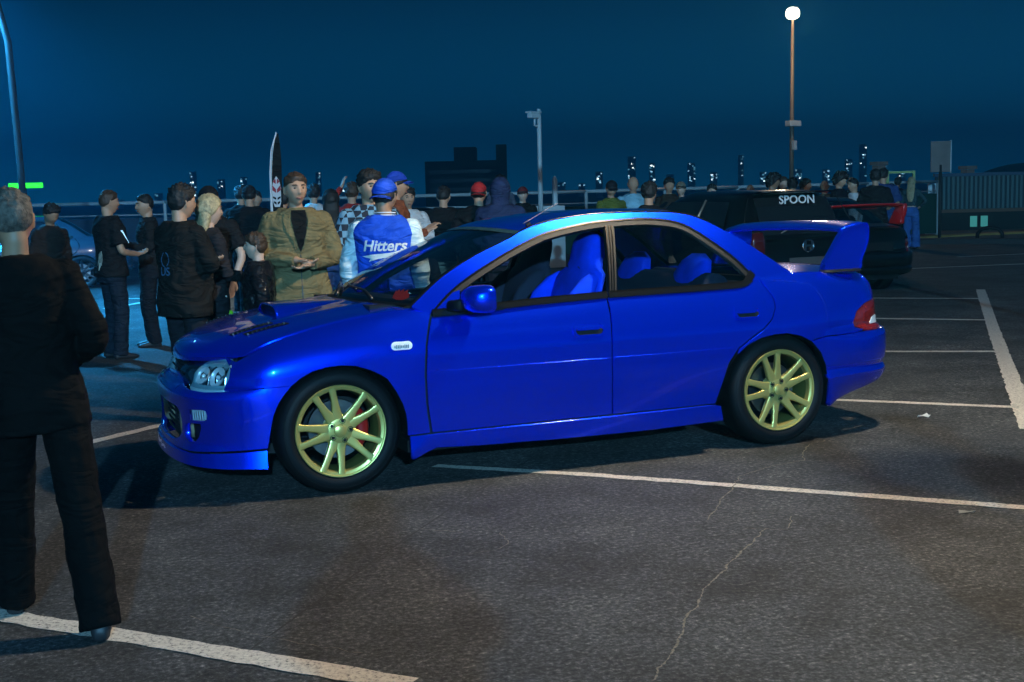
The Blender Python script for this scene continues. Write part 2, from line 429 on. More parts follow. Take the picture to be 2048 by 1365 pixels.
for sd, mir in (('near', False), ('far', True)):
    # fender
    top = [(x, float(ZT(su(x, ZT(u_of_x(x)))))-.006) for x in (.42, .33, .2, .05, -.1, -.25, -.38, -.47)]
    fen = ARCF[6:]+[(.449, .266), (.445, .30), (.436, .375), (.4315, .43), (.429, .553), (.434, .63), (.443, .713), (.465, .79), (.486, .845), (.492, .858), (.468, .873), (.45, .882)]+top+[(-.504, .69), (-.504, .64), (-.516, .60), (-.534, .565), (-.545, .548), (-.40, .553)]
    fo = panel('fender', [fen], Sx, PAINT, car, h=.028, mirror=mir)
    mk = panel('side_marker', [rrect(.262, .694, .370, .733, .019)], Sx, WHITE, fo, h=.012, gap=0, flange=.012, off=.008, mirror=mir)
    if not mir:
        for k in range(9):
            q = Sx(np.array([.277+.0085*k]), np.array([.7115]))[0]; hgt = (.006, .009, .008, .009, .007)[k % 5]
            MB().box((q[0], q[1]-.0112, q[2]-hgt), (q[0]+.0052, q[1]-.0095, q[2]+hgt)).build('marker_print', M('marker_print', (.16, .18, .20), .5), mk)
    # doors
    dF = [(.461, .266), (.457, .30), (.447, .375), (.442, .43), (.440, .553), (.445, .63), (.453, .713), (.475, .79), (.494, .845)]
    beltz = lambda x: float(np.interp(x, [.49, .63, 1.07, 1.5, 1.72, 2.0, 2.28, 2.34, 2.39], [.848, .853, .876, .889, .891, .893, .898, .906, .948]))
    bt = [(x, beltz(x)) for x in np.linspace(.52, 1.47, 12)]
    dr = panel('front_door', [dF+bt+[(1.475, .80), (1.466, .70), (1.463, .56), (1.4605, .4), (1.459, .271)]], Sx, PAINT, car, h=.03, mirror=mir)
    bt2 = [(x, beltz(x)) for x in np.linspace(1.482, 2.28, 10)]+[(2.343, .906), (2.388, .948)]
    rd = panel('rear_door', [[(2.089, .275), (1.465, .271), (1.4665, .4), (1.469, .56), (1.472, .70), (1.481, .80)]+bt2+[(2.418, .946), (2.46, .877), (2.488, .822), (2.488, .779), (2.458, .719), (2.402, .669), (2.318, .622), (2.239, .573), (2.175, .494), (2.143, .41), (2.115, .34)]],
               Sx, PAINT, car, h=.03, mirror=mir)
    for par, x0, x1 in ((dr, .452, 1.452), (rd, 1.478, 2.215)):
        panel('rub_strip', [rrect(x0, .5475, x1, .5755, .010)], Sx, PAINT, par, h=.016, gap=0, flange=.012, off=.007, mirror=mir)
    # recessed door handles
    for par, xa, xb, za, zb in ((dr, 1.246, 1.430, .694, .766), (rd, 2.222, 2.388, .727, .796)):
        xm, zm = (xa+xb)/2, (za+zb)/2
        fr = panel('handle_frame', [rrect(xa, za, xb, zb, .030), rrect(xa+.012, za+.010, xb-.012, zb-.010, .024)], Sx, PAINT, par, h=.012, gap=0, flange=.016, off=.011, mirror=mir)
        panel('handle_cup', [rrect(xa+.008, za+.006, xb-.008, zm+.004, .02)], Sx, BLACK, par, h=.014, gap=0, flange=0, off=.003, mirror=mir)
        panel('handle', [rrect(xa+.016, zm-.004, xb-.03, zb-.012, .012)], Sx, PAINT, par, h=.012, gap=0, flange=.012, off=.013, mirror=mir)
    # quarter panel
    dq = [(2.246, .570), (2.325, .617), (2.408, .664), (2.465, .716), (2.496, .778), (2.496, .824), (2.467, .880), (2.426, .946)]
    topq = [(x, float(ZT(su(x, ZT(u_of_x(x)))))-.006) for x in (2.45, 2.52, 2.62, 2.75, 2.9, 3.0, 3.08, 3.16, 3.215)]
    tl = [(3.262, .86), (3.268, .80), (3.26, .772), (3.17, .756), (3.10, .715), (3.066, .655), (3.075, .628), (3.14, .614)]
    panel('quarter_panel', [dq+topq+tl+[(2.95, .6005), (2.83, .598), (2.735, .586)]+ARCR[10:3:-1]], Sx, PAINT, car, h=.028, mirror=mir)
    # side skirt with its flared front end
    def skirt_map(x, z):
        P = Sx(x, z); fl = np.clip((.52-x)/.18, 0, 1)**1.5*np.clip((.30-z)/.14, 0, 1)
        P[..., 1] -= .016+.03*fl+.006*np.clip((.26-z)/.1, 0, 1); return P
    panel('side_skirt', [[(.336, .262), (.334, .148), (.36, .146), (.42, .172), (.475, .190), (.7, .178), (1.2, .168), (1.69, .166), (2.132, .178), (2.116, .262), (2.08, .270), (1.3, .264), (.46, .261)]], skirt_map, PAINT, car, h=.028, flange=.02, mirror=mir)
    # wheel arch lips and liners
    for ar, cx in ((ARCF[6:], 0.), (ARCR, 2.5)):
        m = MB(); vs = []; n = len(ar)
        for (x, z) in ar:
            q = Sx(np.array([x]), np.array([z]))[0]
            for dy, k in ((.004, 1.), (.03, .985), (.10, 1.02), (.34, 1.03)):
                vs.append((cx+(x-cx)*k, (q[1]+dy)*(-1 if mir else 1), .30+(z-.30)*k if z > .3 else z))
        m.add(vs, [(4*i+j, 4*i+j+1, 4*i+j+5, 4*i+j+4) for i in range(n-1) for j in range(3)])
        m.build('wheel_arch_liner', BLACK, car, smooth=True)
    # head lamp: dark bezel, reflectors, clear lens
    hl = [(.205, .585), (.30, .566), (.42, .552), (.54, .545), (.66, .541), (.785, .545), (.800, .565), (.812, .60), (.812, .64), (.802, .668), (.775, .683), (.66, .683), (.52, .678), (.36, .664), (.24, .650), (.20, .625)]
    b = panel('headlamp', [hl], lambda u, z: S(u, z), M('lamp_housing', (.03, .035, .04), .3), car, h=.025, gap=.002, flange=.0, off=-.045, mirror=mir)
    bx_ = np.array([(.462, .556), (.49, .548), (.62, .5445), (.77, .549), (.792, .562), (.803, .60), (.804, .642), (.792, .668), (.765, .677), (.64, .679), (.49, .674), (.466, .664)])
    panel('lamp_bezel', [bx_, inset(bx_ if area2(bx_) > 0 else bx_[::-1], .017)], S, M('lamp_bezel', (.30, .52, .60), .35, .2), b, h=.010, gap=0, flange=.03, off=-.003, mirror=mir)
    panel('lamp_divider', [[(.455, .556), (.475, .554), (.478, .652), (.458, .652)]], S, M('lamp_bezel', (.1, .1, .1)), b, h=.014, gap=0, flange=.03, off=-.008, mirror=mir)
    rf = [(.485, .556), (.62, .551), (.772, .556), (.795, .60), (.792, .645), (.765, .668), (.66, .672), (.60, .671), (.488, .666)]
    def refl(u, z):
        P = S(u, z); k = .5+.5*np.cos((u-.56)/.075*2*PI); P[..., 1] += .016*k; P[..., 0] += .008*k+.0007*np.cos(u*330); return P
    panel('reflector', [rf], refl, M('lamp_back', (.42, .48, .52), .2, .85), b, h=.008, gap=0, flange=0, off=-.02, mirror=mir)
    for ub, zb, rb in ((.555, .61, .046), (.695, .607, .050)):
        P0 = S(np.array([ub]), np.array([zb]))[0]; Pu = S(np.array([ub+.01]), np.array([zb]))[0]-P0; Pz = S(np.array([ub]), np.array([zb+.01]))[0]-P0
        Nv = Vector(np.cross(Pu, Pz)).normalized(); Uv = Vector(Pu).normalized(); Vv = Nv.cross(Uv); c0 = Vector(P0)
        fl = Vector((1, -1 if mir else 1, 1)); mb_ = lambda q: Vector((q.x*fl.x, q.y*fl.y, q.z*fl.z))
        bw_ = MB().loft([(mb_(c0-Nv*d_), mb_(Uv*r_), mb_(Vv*r_), 2.3) for d_, r_ in ((.010, rb), (.016, rb*.93), (.024, rb*.75), (.030, rb*.5), (.033, rb*.15))], 24, cap=False).build('lamp_bowl', LAMPW, b, smooth=True)
        MB().sphere(tuple(mb_(c0-Nv*.016)), .011, 8).build('bulb', M('bulb_glass', (.9, .92, .95), .1, coat=1), bw_, smooth=True)
    panel('corner_reflector', [[(.26, .59), (.36, .572), (.445, .563), (.447, .648), (.36, .646), (.27, .638)]], S, M('amber_grey_reflector', (.22, .24, .24), .25, .8, bump=(30, .5, .01)), b, h=.02, gap=0, flange=0, off=-.03, mirror=mir)
    panel('lamp_lens', [inset(np.array(hl), .004)], S, LENS, b, h=.025, gap=0, flange=0, off=.001, mirror=mir)
    # tail lamp
    tp = [(u_of_x(3.262)+.008, .774), (su(3.17, .756)+.004, .752), (su(3.10, .715)+.004, .712), (su(3.068, .655)+.004, .655), (su(3.077, .628)+.004, .629), (su(3.14, .614)+.003, .618), (4.66, .612), (4.88, .612), (4.88, .772)]
    tlm = panel('tail_lamp', [tp], S, REDL, car, h=.022, gap=.001, flange=.02, off=-.003, mirror=mir)
    panel('reverse_lens', [[(4.60, .624), (4.68, .620), (4.80, .622), (4.80, .668), (4.72, .682), (4.655, .672)]], S, M('clear_red_lens', (.62, .66, .66), .15, coat=1), tlm, h=.02, gap=0, flange=.004, off=.001, mirror=mir)

# bumpers go round the corners in one piece
bump_half = [(0, .238), (.30, .236), (.54, .236), (.79, .251), (.995, .260)]+[(su(x, z), z) for x, z in ARCF[1:7]]+[(su(-.40, .551), .551), (.79, .542), (.66, .538), (.54, .541), (.42, .549), (.30, .563), (.195, .582), (0, .588)]
turn = [(.552, .444), (.66, .448), (.678, .443), (.684, .425), (.676, .402), (.655, .394), (.549, .390)]
slot = [(.50, .372), (.63, .378), (.632, .36), (.61, .315), (.58, .292), (.52, .282), (.47, .30), (.47, .35)]
intake = sym([(0, .262), (.25, .264), (.37, .285), (.425, .32), (.44, .37), (.43, .42), (.38, .444), (.2, .452), (0, .453)])
fb = panel('front_bumper', [sym(bump_half), intake, turn, slot, [(-a, z) for a, z in turn], [(-a, z) for a, z in slot]], Sn, PAINT, car, h=.026, flange=.03)
def flute(u, z):
    P = Sn(u, z); P[..., 0] += .0022*np.cos(u*330); P[..., 1] += .0022*np.cos(u*330)*np.where(u < 0, -1, 1); return P
for s in (1, -1):
    panel('turn_lamp_reflector', [inset(np.array(turn)*np.array([s, 1]), .002)], flute, LAMPW, fb, h=.005, gap=0, flange=0, off=-.010)
    panel('turn_lamp_lens', [inset(np.array(turn)*np.array([s, 1]), .002)], Sn, LENS, fb, h=.014, gap=0, flange=.01, off=.001)
    panel('bumper_slot_back', [inset(np.array(slot)*np.array([s, 1]), -.005)], Sn, BLACK, fb, h=.02, gap=0, flange=0, off=-.05)
    q = Sn(np.array([s*.345]), np.array([.355]))[0]
    m = MB().lathe([(.0, -.012), (.06, -.008), (.078, .004), (.083, .02), (.083, .06), (.0, .06)], 'x', (q[0]+.03, q[1], q[2]), 28); m.build('fog_lamp', M('fog_lamp_glass', (.35, .31, .2), .2, .2), fb, angle=40)
panel('intake_back', [inset(np.array(intake), -.01)], Sn, M('intake_mesh_black', (.006, .006, .007), .7), fb, h=.05, gap=0, flange=0, off=-.075)
m = MB()
for k in range(5):
    z = .285+k*.034
    m.tube([tuple(Sn(np.array([u]), np.array([z]))[0]+np.array([.045, 0, 0])) for u in np.linspace(-.25, .25, 9)], .006, 6)
m.build('intake_bars', BLACK, fb, smooth=True)
def lip_map(u, z):
    P = Sn(u, z); P2 = Sn(u, z*0+.26); k = np.clip((.255-z)/.09, 0, 1); d = .014+.012*k
    Q = P2.copy(); Q[..., 2] = z
    n = np.stack([np.interp(np.abs(u), US, UNX), -np.interp(np.abs(u), US, UNW)*np.where(u < 0, -1, 1), 0*z], -1)
    return Q+n*d[..., None]
panel('front_lip', [sym([(0, .176), (.3, .176), (.55, .172), (.79, .168), (.992, .165), (.992, .255), (.79, .246), (.54, .231), (.3, .231), (0, .233)])], lip_map, PAINT, car, h=.026, flange=.03)
gr = sym([(0, .596), (.19, .590), (.185, .655), (0, .662)])
g0 = panel('grille', [gr], Sn, M('grille_black', (.008, .008, .009), .5), car, h=.03, gap=0, flange=0, off=-.03)
for k in range(3):
    MB().tube([tuple(Sn(np.array([u]), np.array([.607+.02*k]))[0]+np.array([.012, 0, 0])) for u in np.linspace(-.185, .185, 9)], .005, 8).build('grille_bar', BLACK, g0, smooth=True)
rear_half = [(su(x, z), z) for x, z in ARCR[10:]]+[(su(2.93, .222), .222), (su(3.03, .24), .24), (su(3.13, .262), .262), (su(3.22, .285), .285), (4.75, .30), (UMAX, .305)]
rear_half = rear_half+[(UMAX, .605), (4.75, .603), (su(3.14, .604), .604), (su(2.95, .5975), .5975), (su(2.83, .595), .595)]
half = rear_half[:rear_half.index((UMAX, .305))+1]; hi = rear_half[rear_half.index((UMAX, .605)):]
def bump_map(u, z):
    P = St(u, z); uu = np.where(u > UMAX, 2*UMAX-u, u)
    k = np.clip((z-.28)/.04, 0, 1)*np.clip((.40-z)/.02, 0, 1)
    n = np.stack([np.interp(uu, US, UNX), -np.interp(uu, US, UNW)*np.where(u > UMAX, -1, 1), 0*z], -1)
    return P-n*(.012*np.exp(-((z-.405)/.012)**2))[..., None]+n*(.02*np.clip((.39-z)/.03, 0, 1))[..., None]
panel('rear_bumper', [hi+half+[(2*UMAX-a, b) for a, b in half[::-1][1:]]+[(2*UMAX-a, b) for a, b in hi[::-1][:-1]]], bump_map, PAINT, car, h=.022, flange=.03)
panel('trunk_face', [symt([(4.885, .612), (4.885, .772), (4.86, .80), (4.78, .90), (4.80, .922)])[::1]], St, PAINT, car, h=.03, flange=.02)
tf = MB().box((3.447, -.26, .62), (3.452, .26, .74)).build('number_plate', M('plate_grey', (.5, .52, .52), .5), car)

# bonnet
_xe = np.linspace(-.515, .41, 13); _ue = su(_xe, ZT(u_of_x(_xe))); _E = S(_ue, ZT(_ue)); _E[:, 2] -= .003
hoodE, _ = crv(_E, 200)
hoodC, _ = crv([(-.676, .650), (-.674, .685), (-.652, .722), (-.600, .757), (-.526, .786), (-.449, .808), (-.33, .838), (-.15, .868), (.03, .893), (.205, .915)], 200)
_aa = np.linspace(0, 1, 200)
def hood(a, b):
    a = np.clip(a, -.01, 1.01)
    xe, we, ze = (np.interp(a, _aa, hoodE[:, k]) for k in range(3)); we = -we
    xc, zc = (np.interp(a, _aa, hoodC[:, k]) for k in range(2))
    t = np.abs(b); k1 = t**2.6; k2 = t**2.3
    return np.stack([xc+(xe-xc)*k1, b*we, zc+(ze-zc)*k2+.006*np.exp(-((t-.62)/.10)**2)*np.clip(a*4, 0, 1)], -1)
hd = panel('hood', [[(0, -1), (1, -1), (1, 1), (0, 1)]], hood, PAINT, car, h=.028, gap=.003, flange=.025, domain_scale=(.95, .68))
# scoop: raised cowl with a dark mouth
m = MB(); vs = []; fs = []; na, nbb = 16, 17
def hood_at(x, y):
    a = np.linspace(0, 1, 160); w = float(np.interp(x, _E[:, 0], -_E[:, 1])); P = hood(a, np.full(160, y/max(w, .3))); return float(np.interp(x, P[:, 0], P[:, 2]))
for i in range(na):
    t = i/(na-1); x = -.175+.40*t; hw = .255-.05*t
    for j in range(nbb):
        b = -1+2*j/(nbb-1); y = b*hw
        e = 1-abs(b)**5; hh = .050*(1-t)**.9*e
        xx = x-.035*(1-b*b)*(1-t)*0
        vs.append((xx, y, hood_at(x, y)-.004+hh*(1 if i else .96)))
fs = [(i*nbb+j, (i+1)*nbb+j, (i+1)*nbb+j+1, i*nbb+j+1) for i in range(na-1) for j in range(nbb-1)]
m.add(vs, fs); sco = m.build('hood_scoop', PAINT, car, smooth=True)
m = MB(); top = [v for v in vs[:nbb]]
m.add([(x+.006, y, z-.004) for x, y, z in top]+[(x+.03, y, hood_at(x, y)-.002) for x, y, z in top], [(j, j+1, nbb+j+1, nbb+j) for j in range(nbb-1)]); m.build('scoop_mouth', BLACK, sco)
m = MB().tube([(x-.002, y, z-.003) for x, y, z in top], .006, 6); m.build('scoop_rim', PAINT, sco, smooth=True)
for s in (-1, 1):                                # louvres
    for a0, a1, b0, b1 in ((.26, .47, .60, .655), (.30, .51, .70, .755)):
        lv = panel('hood_louvre', [[(a0, s*b0), (a1, s*(b0+.03)), (a1, s*(b1+.03)), (a0, s*b1)][::s]], hood, BLACK, hd, h=.02, gap=0, flange=0, off=.003, domain_scale=(.95, .68))
        for k in range(9):
            q = hood(np.array([a0+(a1-a0)*(k+.5)/9]), np.array([s*(b0+b1+.03)/2]))[0]
            MB().box((q[0]-.006, q[1]-.012, q[2]-.002), (q[0]+.001, q[1]+.012, q[2]+.006)).build('louvre_fin', STEEL if k in (0, 8) else DSTEEL, lv)

# roof, screens, boot lid
gut = [(1.067, 1.253), (1.167, 1.283), (1.314, 1.309), (1.49, 1.326), (1.707, 1.332), (1.823, 1.331), (1.958, 1.326), (2.047, 1.316), (2.120, 1.298), (2.196, 1.268)]
gutE, _ = crv(gut, 200)
def roof(a, b):
    a = np.clip(a, -.01, 1.01); xe, ze = (np.interp(a, _aa, gutE[:, k]) for k in range(2)); w = -G(xe, ze)[..., 1]-.004; t = np.abs(b)
    return np.stack([xe+(-.075+.155*a)*(1-t**2), b*w, ze+.026*(1-t**2.4)], -1)
rf_ = panel('roof', [[(0, -1), (1, -1), (1, 1), (0, 1)]], roof, PAINT, car, h=.035, gap=.002, flange=.015, domain_scale=(1.14, .58))
def screen(Ec, Cc, pw=2.0):
    E, _ = crv(Ec, 200); C, _ = crv(Cc, 200)
    def f(a, b):
        a = np.clip(a, -.01, 1.01); xe, ze = (np.interp(a, _aa, E[:, k]) for k in range(2)); w = -G(xe, ze)[..., 1]-.004
        xc, zc = (np.interp(a, _aa, C[:, k]) for k in range(2)); t = np.abs(b)**pw
        return np.stack([xc+(xe-xc)*t, b*w, zc+(ze-zc)*t], -1)
    return f
wsE = [(.402, .905), (.575, 1.033), (.769, 1.132), (.985, 1.215), (1.064, 1.251)]
wsC = [(.215, .920), (.41, 1.043), (.63, 1.143), (.86, 1.226), (.990, 1.276)]
wscreen = screen(wsE, wsC)
ws = panel('windscreen', [[(0, -1), (1, -1), (1, 1), (0, 1)]], wscreen, WGLASS, car, h=.05, gap=.012, flange=0, domain_scale=(.78, .66))
panel('screen_frit', [[(0, -1), (1, -1), (1, 1), (0, 1)], [(.05, -.955), (.965, -.955), (.965, .955), (.05, .955)]], wscreen, BLACK, ws, h=.03, gap=0, flange=0, off=-.004, domain_scale=(.78, .66))
panel('screen_moulding', [[(.955, -1), (1.0, -1), (1.0, 1), (.955, 1)]], wscreen, M('screen_moulding', (.05, .12, .13), .15, .6), ws, h=.02, gap=0, flange=0, off=.004, domain_scale=(.78, .66))
rgE = [(2.196, 1.266), (2.363, 1.172), (2.432, 1.125), (2.574, 1.022), (2.655, .966)]
rgC = [(2.276, 1.292), (2.43, 1.205), (2.58, 1.10), (2.72, 1.005), (2.775, .972)]
rscreen = screen(rgE, rgC)
rg = panel('rear_screen', [[(0, -1), (1, -1), (1, 1), (0, 1)]], rscreen, TGLASS, car, h=.05, gap=.012, flange=0, domain_scale=(.6, .62))
panel('rear_frit', [[(0, -1), (1, -1), (1, 1), (0, 1)], [(.06, -.94), (.94, -.94), (.94, .94), (.06, .94)]], rscreen, BLACK, rg, h=.03, gap=0, flange=0, off=-.004, domain_scale=(.6, .62))
_xd = np.linspace(2.655, 3.20, 10); _ud = su(_xd, ZT(u_of_x(_xd))); _D = S(_ud, ZT(_ud)); _D = np.vstack([_D, S(np.array([4.79]), np.array([.926]))]); _D[:, 2] -= .003
deckE, _ = crv(_D, 200); deckC, _ = crv([(2.775, .984), (2.95, .986), (3.12, .980), (3.26, .970), (3.35, .957), (3.398, .930)], 200)
def deck(a, b):
    a = np.clip(a, -.01, 1.01); xe, we, ze = (np.interp(a, _aa, deckE[:, k]) for k in range(3))
    xc, zc = (np.interp(a, _aa, deckC[:, k]) for k in range(2)); t = np.abs(b); t1 = t**2.5
    return np.stack([xc+(xe-xc)*t1, -b*we, zc+(ze-zc)*t1], -1)
panel('boot_lid', [[(0, -1), (1, -1), (1, 1), (0, 1)]], deck, PAINT, car, h=.03, gap=.002, flange=.02, domain_scale=(.66, .66))

# side frames, glass and trim of the greenhouse
dlo = [(.493, .862), (.572, .932), (.653, .992), (.75, 1.047), (.849, 1.096), (.95, 1.143), (1.050, 1.186), (1.13, 1.216), (1.202, 1.239), (1.349, 1.268), (1.45, 1.282), (1.548, 1.291), (1.743, 1.297), (1.85, 1.294), (1.940, 1.284), (2.01, 1.268), (2.06, 1.248),
       (2.108, 1.217), (2.17, 1.172), (2.232, 1.123), (2.313, 1.051), (2.377, .977), (2.395, .955), (2.392, .935)]
dloC, _ = crv(dlo, 120)
def crv2(pts, n): return crv(pts, n)[0]
for mir in (False, True):
    outer = [(.405, .893)]+[tuple(q) for q in crv2(wsE, 26)]+[tuple(q) for q in gutE[8:-4:8]]+[tuple(q) for q in crv2(rgE, 24)]+[(2.66, .955), (2.43, .938)]
    panel('side_frame', [outer+[tuple(q) for q in dloC[::-1]]+[(.493, .852)]], G, PAINT, car, h=.03, gap=.001, flange=.02, mirror=mir)
    MB().tube([tuple(np.array(roof(np.array([a]), np.array([-1.0]))[0])*np.array([1, -1 if mir else 1, 1])+np.array([0, 0, .002])) for a in np.linspace(0, 1, 40)], .0065, 6).build('drip_moulding', TRIM_B, car, smooth=True)
    dins = np.array(dloC)
    tn = np.gradient(dins, axis=0); tn /= np.linalg.norm(tn, axis=1)[:, None]; nn = np.stack([tn[:, 1], -tn[:, 0]], 1)
    d1 = dins+nn*.009; d2 = dins+nn*.034
    k = slice(2, -3)
    wt = panel('window_trim', [[tuple(q) for q in dins[k]]+[tuple(q) for q in d1[k][::-1]]], G, TRIM_B, car, h=.016, gap=0, flange=.016, off=.006, mirror=mir)
    panel('window_channel', [[tuple(q) for q in d1[k]]+[tuple(q) for q in d2[k][::-1]]], G, BLACK, car, h=.016, gap=0, flange=.03, off=.001, mirror=mir)
    # belt moulding: bright strip over a black one
    xs = np.concatenate([np.linspace(.50, 1.474, 20)]); xs2 = np.linspace(1.486, 2.372, 18)
    bz = lambda x: float(np.interp(x, [.49, .63, 1.07, 1.5, 1.72, 2.0, 2.28, 2.34, 2.38, 2.4], [.848, .853, .876, .889, .891, .893, .898, .906, .93, .95]))
    for xx in (xs, xs2):
        panel('belt_moulding', [[(x, bz(x)-.006) for x in xx]+[(x, bz(x)+.019) for x in xx[::-1]]], lambda x, z: Sx(x, np.minimum(z, .905)*0+np.minimum(z, 2))+np.array([0, 0, 0]) if False else G(x, z), TRIM, car, h=.018, gap=0, flange=.02, off=.018, mirror=mir)
        panel('belt_strip', [[(x, bz(x)+.019) for x in xx]+[(x, bz(x)+.029) for x in xx[::-1]]], G, TRIM_B, car, h=.016, gap=0, flange=.02, off=.014, mirror=mir)
    # pillars
    panel('door_pillar', [[(1.487, .90), (1.532, .90), (1.612, 1.262), (1.556, 1.262)]], G, BLACK, car, h=.03, gap=0, flange=.03, off=.008, mirror=mir)
    for a, b in ((.0, .10), (.36, .44), (.66, .74)):
        panel('pillar_rib', [[(1.487+.045*a, .905), (1.487+.045*b, .905), (1.556+.056*b, 1.258), (1.556+.056*a, 1.258)]], G, TRIM_B, car, h=.02, gap=0, flange=.008, off=.014, mirror=mir)
    rq = d1[62:-8]
    panel('corner_moulding', [[(2.30, .915), (2.36, .918), (2.392, .945), (2.40, .958), (2.375, .985), (2.335, .945)]], G, TRIM, car, h=.02, gap=0, flange=.02, off=.016, mirror=mir)
    # rear door glass (front window is wound down), quarter bar
    d3 = dins+nn*.03
    i0 = int(np.argmin(np.abs(d3[:, 0]-1.61)))
    gl = [(1.525, .905)]+[(1.605, 1.26)]+[tuple(q) for q in d3[i0+2:-6]]+[(2.34, .915)]
    panel('rear_door_glass', [gl], G, glass_mat('side_glass', (.86, .89, .90), .03), car, h=.05, gap=0, flange=0, off=-.012, mirror=mir)
    # door mirrors
    y = -1 if not mir else 1
    m = MB().loft([((.60, y*.80, .895), (.03, 0, 0), (0, 0, .028), 3), ((.655, y*.86, .90), (.035, 0, 0), (0, 0, .032), 3)], 16); mr = m.build('mirror_arm', BLACK, car, smooth=True)
    m = MB().loft([((.615, y*.93, .930), (0, .035, 0), (0, 0, .02), 2.6), ((.628, y*.93, .930), (0, .075, 0), (0, 0, .045), 2.8), ((.66, y*.93, .930), (0, .098, 0), (0, 0, .064), 3.2), ((.71, y*.93, .930), (0, .106, 0), (0, 0, .070), 3.6), ((.745, y*.93, .930), (0, .105, 0), (0, 0, .069), 3.8), ((.752, y*.93, .930), (0, .099, 0), (0, 0, .063), 3.8)], 28)
    mh = m.build('door_mirror', PAINT, car, smooth=True)
    MB().loft([((.7535, y*.93, .930), (0, .092, 0), (0, 0, .056), 3.8), ((.755, y*.93, .930), (0, .091, 0), (0, 0, .055), 3.8)], 24).build('mirror_glass', CHROME, mh, angle=40)
    panel('mirror_sail', [[(.515, .872), (.65, .872), (.66, .965), (.62, .955)]], G, PAINT, car, h=.02, gap=0, flange=.02, off=.012, mirror=mir)

# rear wing
wp = [(2.931, .951), (2.943, 1.003), (2.972, 1.046), (3.025, 1.133), (3.062, 1.186), (3.10, 1.205), (3.161, 1.217), (3.215, 1.228), (3.232, 1.215), (3.240, 1.185), (3.236, 1.111), (3.202, 1.023), (3.172, .945)]
wpc = crv(wp+[wp[0]], 70)[0][:-1]; wpi = inset(wpc, .010); wing = None
for s in (-1, 1):
    vs = []; n = len(wpc)
    for ys, pl in ((.668, wpi), (.678, inset(wpc, .003)), (.672, wpc), (.635, wpc), (.622, inset(wpc, .004)), (.618, wpi)):
        ly = lambda z: .02*(z-.95)/.27
        vs += [(x, s*(ys-(.030-ly(z))), z) for x, z in pl]
    f = [(r*n+i, r*n+(i+1) % n, (r+1)*n+(i+1) % n, (r+1)*n+i) for r in range(5) for i in range(n)]+[tuple(range(n)), tuple(range(5*n, 6*n))[::-1]]
    o = MB().add(vs, f).build('wing_endplate', PAINT, car, angle=50)
    MB().loft([((3.055, s*.635, .948), (.135, 0, 0), (0, .045, 0), 3.5), ((3.055, s*.635, .962), (.128, 0, 0), (0, .04, 0), 3.5)], 24).build('wing_foot', BLACK, o, angle=40)
secs = []
for i in range(25):
    y = -.635+1.27*i/24; t = abs(y)/.635; sh = .095*(1-t**2.2); zt = .012*(1-t**3)
    ch = .088+.004*(1-t); dz = .014
    secs.append(((3.142+sh, y, 1.199+zt), (ch, 0, .020), (-.003, 0, .020*(1-.0*t)), 2.3))
MB().loft(secs, 28).build('wing_blade', PAINT, car, smooth=True)
MB().loft([((3.26+.0, y, 1.196), (.006, 0, 0), (0, 0, .006), 3) for y in (-.13, .13)], 10).build('brake_light_strip', REDL, car)

